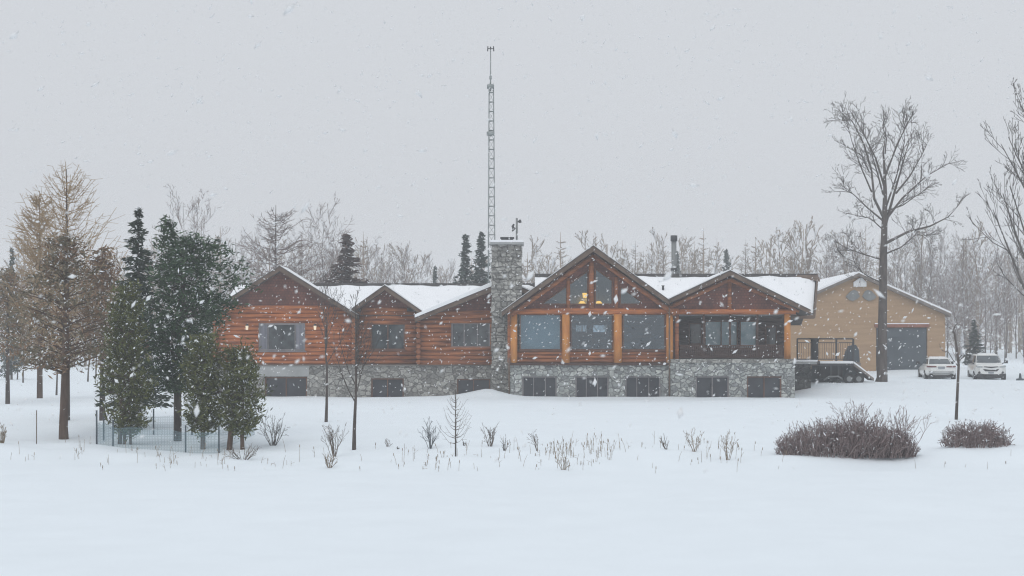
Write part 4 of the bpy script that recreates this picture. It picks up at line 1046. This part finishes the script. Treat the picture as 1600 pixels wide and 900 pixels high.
# netting
nd0, nd1 = 45.4, 50.5
norg = (X(250, nd0), nd0, gz(X(250, nd0), nd0))
net = empty('netting_fence', norg, 'low blue grey garden netting fence on thin posts around the cedars', 'fence')
path = [(X(152, nd0+2.5)-0.05, nd1), (X(151, nd0), nd0), (X(342, nd0), nd0-0.1), (X(342, nd0)+0.2, nd1), (X(152, nd0+2.5)-0.05, nd1)]
m = MB(); r = random.Random(5)
for (xa, ya), (xb, yb) in zip(path, path[1:]):
    nS = 26; b0 = len(m.v)
    for i in range(nS+1):
        f = i/nS; x, y = xa+(xb-xa)*f, ya+(yb-ya)*f; w = 0.04*sin(f*17)+0.03*sin(f*41+1); zz = gz(x, y)
        for j in range(4): m.v.append((x, y + w*j/3, zz - 0.05 + (0.72 + 0.05*sin(f*23) - 0.09*abs(sin(f*pi*4)))*j/3))
    for i in range(nS):
        for j in range(3): m.face((b0+i*4+j, b0+(i+1)*4+j, b0+(i+1)*4+j+1, b0+i*4+j+1), 0, True)
m.build('netting', M['net'], net, norg)
for x, y, hh in [(X(151, nd0), nd0, 1.0), (X(176, nd0), nd0+0.05, .8), (X(240, nd1), nd1, .85), (X(162, 48), 48, .85), (X(290, nd0), nd0, .8), (X(342, nd0), nd0, .8), (X(300, nd1), nd1, .8), (X(325, nd1), nd1, .8)]:
    m = MB(); z = gz(x, y); m.tube([(x, y, z-0.2), (x, y, z+hh)], 0.028, 6); m.build('stake', M['slate'], net, norg)
# thin trunk stake left
m = MB(); x = X(57, 45.5); z = gz(x, 45.5); m.tube([(x, 45.5, z-0.2), (x, 45.5, z+1.05)], 0.016, 5); tag(m.build('thin_stake', M['twig_pale'], None, (x, 45.5, z)), 'single thin stake upright in the snow left of the thick pine trunk', 'stake')

# -- trees behind on the left with only trunks showing
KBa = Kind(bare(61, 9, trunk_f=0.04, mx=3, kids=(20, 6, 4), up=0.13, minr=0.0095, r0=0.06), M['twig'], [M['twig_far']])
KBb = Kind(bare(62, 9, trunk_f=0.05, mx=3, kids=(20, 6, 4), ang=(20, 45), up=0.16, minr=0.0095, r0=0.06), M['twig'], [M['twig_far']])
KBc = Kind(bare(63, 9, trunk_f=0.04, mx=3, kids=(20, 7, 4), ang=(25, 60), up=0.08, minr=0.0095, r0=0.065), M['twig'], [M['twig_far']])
KS2 = Kind(spruce(42, 10, 2.0, whorls=26, per=7, ls=0.26, snow=0.10), M['bark'], [M['leaf_blue'], M['fleck']])
KS3 = Kind(spruce(43, 10, 2.9, whorls=22, per=7, ls=0.26, snow=0.05, droop=0.5), M['bark'], [M['leaf_red'], M['fleck']])
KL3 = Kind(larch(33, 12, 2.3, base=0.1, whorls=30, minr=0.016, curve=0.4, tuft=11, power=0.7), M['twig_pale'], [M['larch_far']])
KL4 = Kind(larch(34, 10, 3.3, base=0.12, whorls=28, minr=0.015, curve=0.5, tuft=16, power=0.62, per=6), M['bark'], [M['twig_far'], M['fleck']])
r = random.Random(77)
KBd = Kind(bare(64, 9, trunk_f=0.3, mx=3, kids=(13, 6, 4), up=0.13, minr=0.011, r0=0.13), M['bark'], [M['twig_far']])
gname = 'small trunks in the snow behind the broad pine'
for px, py, top in ((12, 602, 470), (36, 598, 480), (88, 616, 470), (27, 594, 490), (137, 596, 470), (150, 590, 470)):
    d = 2.7*F/(py-HOR) + r.uniform(-1, 1)
    plant_px(KBd, 'slender_tree', px, top, d, 'slender bare tree whose trunk shows below the pine crowns at far left', group=gname, rz=r.uniform(0, 6), wide=0.7)
plant_px(KS2, 'spruce_tree', 18, 388, 120, 'hazy narrow spruce spire beside the left edge of the photo', wide=0.55)

# -- behind the left roofs
plant_px(KL4, 'snowy_larch', 431, 320, 100, 'broad snowy larch behind the peak of the leftmost gable', wide=1.05)
plant_px(KS3, 'spruce_tree', 541, 366, 100, 'reddish dark spruce behind the roof between first and second gables', wide=1.15)
plant_px(KS2, 'spruce_tree', 727, 367, 112, 'bluish spruce behind the roof, left one of the pair by the mast', wide=0.9)
plant_px(KS2, 'spruce_tree', 752, 363, 110, 'bluish spruce directly beside the lattice mast', rz=1.3, wide=0.85)
plant_px(KS2, 'spruce_tree', 680, 417, 140, 'tiny dark spruce tip above the roof left of the spruce pair', rz=2, wide=0.6)
plant_px(KS2, 'spruce_tree', 1135, 390, 165, 'small grey spruce behind the peak of the porch gable', rz=4, wide=0.8)
plant_px(KS2, 'spruce_tree', 1057, 393, 170, 'faint spruce behind the tall flue pipe', rz=5, wide=0.8)
plant_px(KS2, 'spruce_tree', 1522, 500, 112, 'dim low spruce among bare trees right of the barn', rz=3, wide=1.5)
g1 = 'bare trees behind the left roofs'
for px, top, d in ((285, 318, 98), (306, 322, 102), (372, 390, 90), (360, 382, 108), (395, 372, 112), (466, 378, 108), (488, 352, 104), (505, 330, 102), (522, 362, 108), (530, 392, 118), (576, 390, 116), (590, 396, 112), (612, 402, 120), (628, 394, 124), (648, 410, 128), (664, 408, 126), (700, 418, 130)):
    plant_px((KBa, KBb, KBc)[r.randint(0, 2)], 'bare_tree', px, top, d*1.25, 'leafless grey tree behind the left roofs of the log house', group=g1, rz=r.uniform(0, 6), wide=r.uniform(0.7, 1.0))
g2 = 'larches behind the right roofs'
for px in (838, 860, 962, 978, 990, 1008, 1022, 1040, 1068, 1082, 1098, 1112, 1168, 1205, 1215, 1245, 1262, 1290):
    plant_px(KL3, 'hazy_larch', px + r.uniform(-5, 5), r.uniform(372, 402) + (25 if px < 900 else 0) , r.uniform(165, 215), 'hazy tan larch behind the right roofs of the log house', group=g2, rz=r.uniform(0, 6), wide=r.uniform(0.7, 1.0))
g3 = 'bare trees round and behind the barn'
for px, top, d in ((1288, 372, 125), (1305, 385, 122), (1325, 376, 128), (1345, 385, 126), (1400, 372, 130), (1418, 380, 124), (1434, 362, 132), (1450, 372, 126), (1466, 366, 130), (1480, 380, 122), (1496, 372, 130), (1508, 384, 124), (1525, 376, 128), (1540, 390, 120), (1556, 400, 118), (1572, 392, 122), (1588, 400, 120), (1600, 392, 124), (1472, 420, 114), (1494, 440, 112), (1515, 430, 114), (1548, 440, 112), (1570, 430, 112), (1600, 440, 112), (1612, 470, 111)):
    plant_px((KBa, KBb, KBc)[r.randint(0, 2)], 'bare_tree', px, top + r.uniform(-6, 6), d*1.3 + 4, 'leafless hazy tree beside or behind the tan barn', group=g3, rz=r.uniform(0, 6), wide=r.uniform(0.8, 1.15))
for px, top in ((1235, 378), (1430, 372), (1505, 366), (1455, 385)):
    plant_px(KL3, 'hazy_larch', px, top, r.uniform(175, 205), 'hazy tan larch rising behind the barn and end of the main roof', group='larches behind the barn', rz=r.uniform(0, 6))

# -- big bare tree right
d = 88.0; bx = X(1377, d); bz = gz(bx, d)
root = empty('big_bare_tree', (bx, d, bz), 'big bare deciduous tree with one tall trunk and fanned crown before the barn', 'tree')
r = random.Random(8); t = MB(); c = MB()
def P3(px, py, dy=0.0): return Vector((X(px, d)-bx, dy, Z(py, d)-bz))
tp = [(1376, 604), (1378, 590), (1379, 500), (1380, 420), (1382, 350), (1383, 300), (1382, 262), (1380, 238), (1383, 218)]
t.tube([P3(*p) for p in tp], [0.42, 0.30, 0.25, 0.22, 0.17, 0.11, 0.07, 0.05, 0.02], 10); t.build('trunk', M['bark'], root)
limbs = [([(1383,345),(1364,312),(1358,268),(1345,228),(1325,192),(1306,192)], .10, -1.2),
 ([(1358,268),(1340,245),(1316,236)], .05, -1.5), ([(1362,300),(1350,262),(1338,220),(1333,190)], .06, 1.4),
 ([(1384,350),(1400,300),(1412,265),(1425,225),(1431,208)], .10, 1.2), ([(1385,342),(1405,312),(1440,278),(1471,260)], .09, -1.5),
 ([(1400,302),(1428,272),(1452,235),(1465,214)], .07, 2.0), ([(1384,380),(1420,362),(1458,352),(1488,337),(1506,318)], .10, 1.0),
 ([(1381,346),(1352,326),(1328,306),(1311,300)], .07, -1.3), ([(1379,406),(1352,396),(1330,386),(1313,374)], .06, 1.5),
 ([(1383,295),(1370,245),(1352,205),(1344,188)], .08, 0.8), ([(1383,275),(1396,232),(1410,196),(1411,192)], .07, -1.6),
 ([(1379,442),(1362,436),(1346,428),(1330,410),(1312,402)], .06, -0.9), ([(1385,396),(1402,388),(1420,370),(1436,372)], .06, -2.0),
 ([(1381,360),(1368,338),(1345,330)], .05, 2.2), ([(1384,330),(1418,318),(1452,296),(1470,286)], .06, 2.6),
 ([(1383,240),(1386,215),(1381,200),(1383,188)], .05, 0.3), ([(1384,320),(1380,270),(1372,220),(1367,192)], .07, 3.0), ([(1384,325),(1392,280),(1398,230),(1391,198)], .07, -3.0)]
cfg = dict(wig=0.12, up=0.05, kids=(4, 3, 2, 0), ang=(25, 58), ratio=0.55, minr=0.0095, t0=0.25)
for pts, rr, dy in limbs:
    n = len(pts); w = [P3(p[0], p[1], dy*(i/(n-1))**0.8) for i, p in enumerate(pts)]
    c.tube(w, [max(0.013, 0.85*rr*(1-0.9*i/(n-1))) for i in range(n)], 6, 0, cap=False)
    for k in range(4): grow(c, r, w[-1], rdir(r, (w[-1]-w[-2]), radians(r.uniform(8, 38))), r.uniform(0.5, 1.0), 0.014, 0, 1, cfg)
    Lt = sum((b-a).length for a, b in zip(w, w[1:]))
    for k in range(int(3 + Lt*1.7)):
        f = 0.22 + 0.78*r.random(); q = f*(n-1); i = min(n-2, int(q)); p = w[i].lerp(w[i+1], q-i)
        dr = rdir(r, (w[i+1]-w[i]).normalized()*0.8 + Vector((0, 0, 0.5)), radians(r.uniform(20, 60)))
        grow(c, r, p, dr, r.uniform(0.7, 2.0)*(1.2-0.55*f), 0.024, 0, 2, cfg)
c.build('crown', [M['twig']], root)
# -- tree at right edge
KR = Kind(bare(65, 15, trunk_f=0.12, mx=4, kids=(22, 7, 4, 2), ang=(20, 46), up=0.14, minr=0.012, ratio=0.5, r0=0.2), M['bark'], [M['twig']])
plant(KR, 'bare_tree', X(1640, 86), 86, Z(45, 86)-gz(X(1640, 86), 86), 'tall bare tree with upswept branches, cut by the right edge of the photo', rz=0.6, wide=0.8)
# -- young trees and saplings in front
KY = Kind(bare(66, 4.5, trunk_f=0.38, mx=3, kids=(13, 5, 3), ang=(18, 45), up=0.14, minr=0.0048, r0=0.06), M['bark'], [M['twig']])
plant_px(KY, 'young_tree', 509, 440, 2.7*F/(654-HOR)+0.3, 'young bare tree in front of the first gable, farther from the camera than its neighbour', wide=0.85)
KY2 = Kind(bare(67, 4.0, trunk_f=0.3, mx=3, kids=(13, 5, 3), ang=(22, 52), up=0.10, minr=0.0048, r0=0.06), M['bark'], [M['twig']])
plant_px(KY2, 'young_tree', 553, 470, 45.5, 'young bare tree with straight trunk rising before the corner of first and second gables', rz=1.0, wide=0.9)
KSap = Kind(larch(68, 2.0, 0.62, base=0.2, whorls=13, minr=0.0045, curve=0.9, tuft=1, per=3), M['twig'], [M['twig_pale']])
plant_px(KSap, 'sapling', 712, 608, 42.8, 'small bare sapling with upswept branches between two bushes below the chimney', wide=1.0)
d = 56.5; x = X(1495, d); z = gz(x, d)
root = empty('young_tree', (x, d, z), 'thin young tree with crooked top and few twigs, in front of the cars', 'tree')
t = MB(); q = lambda px, py, dy=0.0: Vector((X(px, d)-x, dy, Z(py, d)-z))
t.tube([q(1494, 658), q(1496, 612), q(1498, 570), q(1495, 545), q(1491, 520), q(1488, 514)], [0.06, 0.05, 0.045, 0.04, 0.034, 0.026], 8); t.build('trunk', M['bark'], root)
c = MB(); r = random.Random(3)
for pts in ([(1497,572),(1488,562),(1480,550),(1470,548)], [(1497,562),(1506,553),(1514,548)], [(1489,517),(1494,508),(1498,506)], [(1490,520),(1484,512)], [(1497,566),(1508,556),(1516,560)]):
    dy = r.uniform(-.4, .4); w = [q(p[0], p[1], dy*i/3) for i, p in enumerate(pts)]
    c.tube(w, [0.025] + [0.014]*(len(w)-1), 4, 0, cap=False)
    for k in range(3): grow(c, r, w[-1-k % 2], rdir(r, (w[-1]-w[0]), 0.6), 0.3, 0.01, 0, 0, dict(wig=.2, up=.1, kids=(0,), ang=(20, 50), ratio=.5, minr=.007, t0=.2))
c.build('crown', [M['twig']], root)

# -- bushes
def bush(name, px, py, wpx, hpx, mat, label, seed, n=26, minr=0.0042, snow=0, cat='bush', group=None, spread=1.0):
    d = (EYE+0.4)*F/(py-HOR)
    for _ in range(6): d = (EYE - gz(X(px, d), d))*F/(py-HOR)
    x = X(px, d); z = gz(x, d); H = hpx*d/F; W = wpx*d/F/2; r = random.Random(seed); m = MB()
    cfg = dict(wig=0.13, up=0.06, kids=(4, 2, 0), ang=(18, 45), ratio=0.45, minr=minr, t0=0.35)
    n = max(5, int(n*0.62))
    for k in range(n):
        a = r.uniform(0, 2*pi); f = sqrt(r.random())
        dr = Vector((cos(a)*W*f*0.9, sin(a)*W*f*0.9, H*(1-0.35*f*f))); L = dr.length*r.uniform(0.6, 0.98)
        grow(m, r, (cos(a)*W*0.12*spread*f, sin(a)*W*0.12*spread*f, -0.06), dr, L, minr*2.8, 0, 2 if hpx > 30 else 1, cfg)
    nb = len(m.f)
    if snow:
        for k in range(snow):
            a = r.uniform(0, 2*pi); f = r.random(); p = Vector((cos(a)*W*f*0.7, sin(a)*W*f*0.7, H*r.uniform(0.2, 0.85)))
            leaf(m, r, p, 0.05, 1, flat=True)
    return tag(m.build(name, [mat, M['fleck']], None, (0, 0, 0)) if False else _place(m, name, [mat, M['fleck']], (x, d, z)), label, cat, group)
def _place(m, name, mats, loc):
    o = m.build(name, mats); o.location = loc; return o
bush('bare_bush', 426, 699, 54, 62, M['twig'], 'bare grey bush just right of the two trunk cedar', 81, 24, snow=14)
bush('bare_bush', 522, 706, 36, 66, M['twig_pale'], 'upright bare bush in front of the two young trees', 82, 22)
bush('bare_bush', 515, 727, 20, 32, M['straw'], 'small tan bush lowest and nearest under the young trees', 83, 18)
bush('bare_bush', 672, 703, 30, 46, M['bushblue'], 'small blue grey bush left of the little sapling', 84, 24, snow=8)
bush('bare_bush', 766, 697, 48, 44, M['twig_pale'], 'spreading bare bush right of the little sapling', 85, 18)
bush('bare_bush', 4, 712, 26, 36, M['straw'], 'tan bush cut by the left edge of the photo', 86, 20)
bush('bare_bush', 380, 712, 70, 28, M['twig_pale'], 'low snow covered bush at the feet of the two trunk cedar', 87, 26, snow=40)
bush('dry_weed', 1041, 702, 22, 28, M['twig_pale'], 'dark tipped dry weed clump left of the tan weeds', 88, 12, cat='weed')
bush('dry_weed', 1085, 720, 30, 44, M['straw'], 'low dry weed clump with one tall stalk, nearest left of the big hedge', 89, 12, cat='weed')
bush('dry_weed', 1137, 719, 28, 52, M['straw'], 'tan feathery dry weed clump close left of the big hedge', 90, 14, cat='weed')
bush('dry_weed', 788, 716, 14, 30, M['twig'], 'dark crooked weed stalk below the spreading bare bush', 91, 7, cat='weed')
bush('dry_weed', 840, 716, 16, 44, M['twig_pale'], 'thin dry weed with two tall stalks below the great room foundation', 92, 8, cat='weed')
bush('dry_weed', 725, 702, 14, 12, M['twig'], 'tiny dark weed tuft at the right foot of the sapling', 93, 9, cat='weed')
bush('dry_weed', 622, 702, 12, 9, M['twig'], 'tiny dark weed tuft left of the blue grey bush', 94, 9, cat='weed')
bush('dry_weed', 606, 698, 16, 18, M['twig_pale'], 'small pale weed tuft farthest left of the blue grey bush', 95, 9, cat='weed')
bush('dry_weed', 1008, 702, 10, 6, M['twig'], 'tiny dark tuft left of the dark tipped weed clump', 96, 8, cat='weed')
bush('dry_weed', 880, 722, 22, 34, M['straw'], 'tan dry weed clump in the middle of the stalks below the great room', 97, 12, cat='weed')
# hedges
def hedge(px0, px1, py, hpx, label, seed, n, tall=()):
    d = (EYE+0.37)*F/(py-HOR); xc = X((px0+px1)/2, d); d += 0.55; z = gz(xc, d); W = (px1-px0)*d/F/2; H = hpx*d/F; D = 0.8
    r = random.Random(seed); m = MB(); cfg = dict(wig=0.16, up=0.06, kids=(3, 2, 0), ang=(18, 48), ratio=0.5, minr=0.0055, t0=0.25)
    for k in range(n):
        a = r.uniform(0, 2*pi); f = sqrt(r.random()); x, y = cos(a)*f*W*0.9, sin(a)*f*D
        e = sqrt(max(0.05, 1-f**2.6))
        L = H*e*r.uniform(0.6, 0.9)
        dr = Vector((0.3*cos(a)*f + r.gauss(0, .3), 0.4*sin(a)*f + r.gauss(0, .3), 1.0))
        grow(m, r, (x, y, -0.08), dr, L, 0.013, 0, 1 if k % 2 else 2, cfg)
    for px, hp in tall:
        x = X(px, d)-xc
        for k in range(16): grow(m, r, (x + r.gauss(0, .1), r.gauss(0, .2), 0), (r.gauss(0, .3), r.gauss(0, .25), 1), hp*d/F*r.uniform(.75, 1.0), 0.013, 0, 2, cfg)
    for k in range(int(n*1.1)):
        a = r.uniform(0, 2*pi); f = sqrt(r.random()); e = sqrt(max(0.05, 1-f**2.6))
        leaf(m, r, Vector((cos(a)*f*W*.95, sin(a)*f*D, H*e*r.uniform(0.15, 0.92))), r.uniform(.04, .11), 1, flat=True)
    return tag(_place(m, 'bare_hedge_shrub', [M['hedge'], M['fleck']], (xc, d, z)), label, 'shrub')
hedge(1207, 1452, 714, 66, 'wide purple brown leafless hedge mound in the snow at right', 101, 1000, tall=((1335, 80), (1350, 74), (1412, 70)))
hedge(1477, 1590, 709, 46, 'smaller round leafless shrub right of the wide hedge mound', 102, 480)
# scattered stalks: ground cover
m = MB(); r = random.Random(55)
for k in range(330):
    u = r.random()
    if u < 0.35: px = r.gauss(900, 45); py = r.gauss(714, 6)
    elif u < 0.5: px = r.gauss(690, 45); py = r.gauss(716, 5)
    elif u < 0.68: px = r.gauss(260, 130); py = r.gauss(716, 6)
    elif u < 0.8: px = r.gauss(1110, 45); py = r.gauss(712, 7)
    else: px = r.uniform(0, 1600); py = r.uniform(702, 726)
    py = clamp(py, 698, 732)
    d = 3.1*F/(py-HOR); x = X(px, d); z = gz(x, d); h = r.uniform(0.06, 0.5)*r.uniform(0.4, 1.0); lx, ly = r.gauss(0, .15)*h, r.gauss(0, .15)*h
    m.tube([(x, d, z-0.05), (x+lx*.4, d+ly*.4, z+h*.5), (x+lx, d+ly, z+h)], [0.006, 0.005, 0.004], 3, 0, cap=False)
    if r.random() < 0.45: m.tube([(x+lx, d+ly, z+h-0.03), (x+lx*1.1, d+ly, z+h+0.04)], [0.012, 0.008], 4, 0)
    if r.random() < 0.3: m.tube([(x+lx*.5, d+ly*.5, z+h*.5), (x+lx*.5+r.gauss(0,.08), d+ly*.5, z+h*.8)], [0.004, 0.003], 3, 0, cap=False)
tag(m.build('dry_grass', M['straw']), 'scattered dry grass stalks poking out of the snow along the bank', 'grass', kind='stuff')

# -- far forest as one mass
far = MB(); r = random.Random(99); lite = []
for s in range(4):
    t, c, H = bare(200+s, 12, trunk_f=0.15, mx=3, kids=(12, 4, 3), ang=(18, 42), up=0.14, minr=0.03); t.add(c, Matrix.Identity(4)); lite.append(t)
for s in range(2):
    t, c, H = larch(210+s, 13, 2.3, base=0.08, whorls=20, minr=0.03, curve=0.3, tuft=2); t.add(c, Matrix.Identity(4)); lite.append(t)
for k in range(330):
    d = r.uniform(165, 240); x = r.uniform(-0.48, 0.50)*d
    h = r.uniform(9.5, 14.5)
    Mx = Matrix.Translation((x, d, gz(x, d))) @ Matrix.Rotation(r.uniform(0, 6.28), 4, 'Z') @ Matrix.Diagonal((h/12*r.uniform(.9, 1.3),)*2 + (h/12, 1))
    far.add(lite[r.randint(0, 5)], Mx)
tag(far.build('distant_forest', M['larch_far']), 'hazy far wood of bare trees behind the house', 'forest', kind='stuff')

# ------------------------------------------------------------------ falling snow
fl = MB(); r = random.Random(123)
wind = Vector((-0.75, 0.1, -0.62)).normalized()
for k in range(19000):
    d = 6.0 + 60*r.random()**0.8
    x = r.uniform(-0.40, 0.40)*d + r.uniform(-2, 2); z = EYE + r.uniform(-0.19, 0.26)*d
    if z < (2.1 if d < 34 else gz(x, d) + 0.9): continue
    L = r.uniform(0.007, 0.017)*(1 + d/30)*(2.8 if r.random() < 0.04 else 1); w = L*r.uniform(0.25, 0.6)
    u = (wind*0.7 + Vector((r.gauss(0, .55), r.gauss(0, .55), r.gauss(0, .55)))).normalized(); a = u.cross(Vector((r.gauss(0, 1), r.gauss(0, 1), r.gauss(0, 1))))
    if a.length < 1e-3: continue
    a.normalize(); b2 = u.cross(a); p = Vector((x, d, z)); b0 = len(fl.v)
    for q in (p-u*L, p+a*w, p+b2*w*0.7, p-a*w*r.uniform(.6, 1), p-b2*w*0.7, p+u*L*r.uniform(.7, 1)): fl.v.append((q.x, q.y, q.z))
    for f in ((0,2,1),(0,3,2),(0,4,3),(0,1,4),(5,1,2),(5,2,3),(5,3,4),(5,4,1)): fl.face([b0+i for i in f], 0, True)
tag(fl.build('falling_snow', M['flake']), 'falling snowflakes filling the air', 'snow', kind='stuff')

# ------------------------------------------------------------------ haze
m = MB(); m.box(-318, 318, -30, 612, -2.2, 27)
hm, nt, out = newmat('haze_air')
pv = nt.nodes.new('ShaderNodeVolumePrincipled'); pv.inputs['Color'].default_value = (0.945, 0.95, 0.965, 1); pv.inputs['Density'].default_value = 0.0015
nt.links.new(pv.outputs[0], out.inputs['Volume'])
tag(m.build('haze', hm), 'pale snowy haze in the air', 'haze', kind='stuff')

# ------------------------------------------------------------------ light, sky
W = bpy.data.worlds.new('World'); S.world = W; W.use_nodes = True
nt = W.node_tree; nt.nodes.clear()
out = nt.nodes.new('ShaderNodeOutputWorld'); bg = nt.nodes.new('ShaderNodeBackground'); bg.inputs['Strength'].default_value = 0.10
sky = nt.nodes.new('ShaderNodeTexSky'); sky.sky_type = 'NISHITA'; sky.sun_disc = False
SE, SR = radians(48), radians(200)
sky.sun_elevation = SE; sky.sun_rotation = SR; sky.air_density = 1.0; sky.dust_density = 2.0
hs = nt.nodes.new('ShaderNodeHueSaturation'); hs.inputs['Saturation'].default_value = 0.12
nt.links.new(sky.outputs[0], hs.inputs['Color'])
# overcast deck: brighter towards the zenith
tc = nt.nodes.new('ShaderNodeTexCoord'); sx = nt.nodes.new('ShaderNodeSeparateXYZ'); nt.links.new(tc.outputs['Generated'], sx.inputs[0])
nz = nt.nodes.new('ShaderNodeTexNoise'); nz.inputs['Scale'].default_value = 2.2; nz.inputs['Detail'].default_value = 3; nt.links.new(tc.outputs['Generated'], nz.inputs['Vector'])
ad = nt.nodes.new('ShaderNodeMath'); ad.operation = 'MULTIPLY_ADD'; ad.inputs[1].default_value = 0.06; nt.links.new(nz.outputs['Fac'], ad.inputs[0]); nt.links.new(sx.outputs[2], ad.inputs[2])
rp = ramp(nt, ad.outputs[0], [(0.0, (6.15, 6.25, 6.48)), (0.13, (6.25, 6.48, 6.85)), (1.0, (8.6, 9.1, 9.7))])
mx_ = nt.nodes.new('ShaderNodeMix'); mx_.data_type = 'RGBA'; mx_.inputs[0].default_value = 0.9
nt.links.new(hs.outputs[0], mx_.inputs[6]); nt.links.new(rp.outputs['Color'], mx_.inputs[7])
nt.links.new(mx_.outputs[2], bg.inputs['Color']); nt.links.new(bg.outputs[0], out.inputs['Surface'])
sl = bpy.data.lights.new('sun', 'SUN'); sl.energy = 0.6; sl.angle = radians(35); sl.color = (1.0, 0.97, 0.93)
so = bpy.data.objects.new('sun', sl); COL.objects.link(so)
dirv = Vector((sin(SR)*cos(SE), cos(SR)*cos(SE), sin(SE)))
so.rotation_euler = dirv.to_track_quat('Z', 'Y').to_euler()

# ------------------------------------------------------------------ camera and render
cam = bpy.data.cameras.new('camera'); co = bpy.data.objects.new('camera', cam); COL.objects.link(co)
co.location = (0, 0, EYE); co.rotation_euler = (radians(90), 0, 0)
cam.sensor_width = 36; cam.lens = 54; cam.shift_y = 90/1600; cam.clip_end = 3000; cam.clip_start = 0.1
S.camera = co
cam.dof.use_dof = True; cam.dof.focus_distance = 80; cam.dof.aperture_fstop = 3.6
S.view_settings.view_transform = 'Standard'; S.view_settings.look = 'None'; S.view_settings.gamma = 1; S.view_settings.exposure = 0
S.cycles.filter_width = 1.15; S.cycles.volume_bounces = 2; S.cycles.max_bounces = 8; S.cycles.transparent_max_bounces = 24
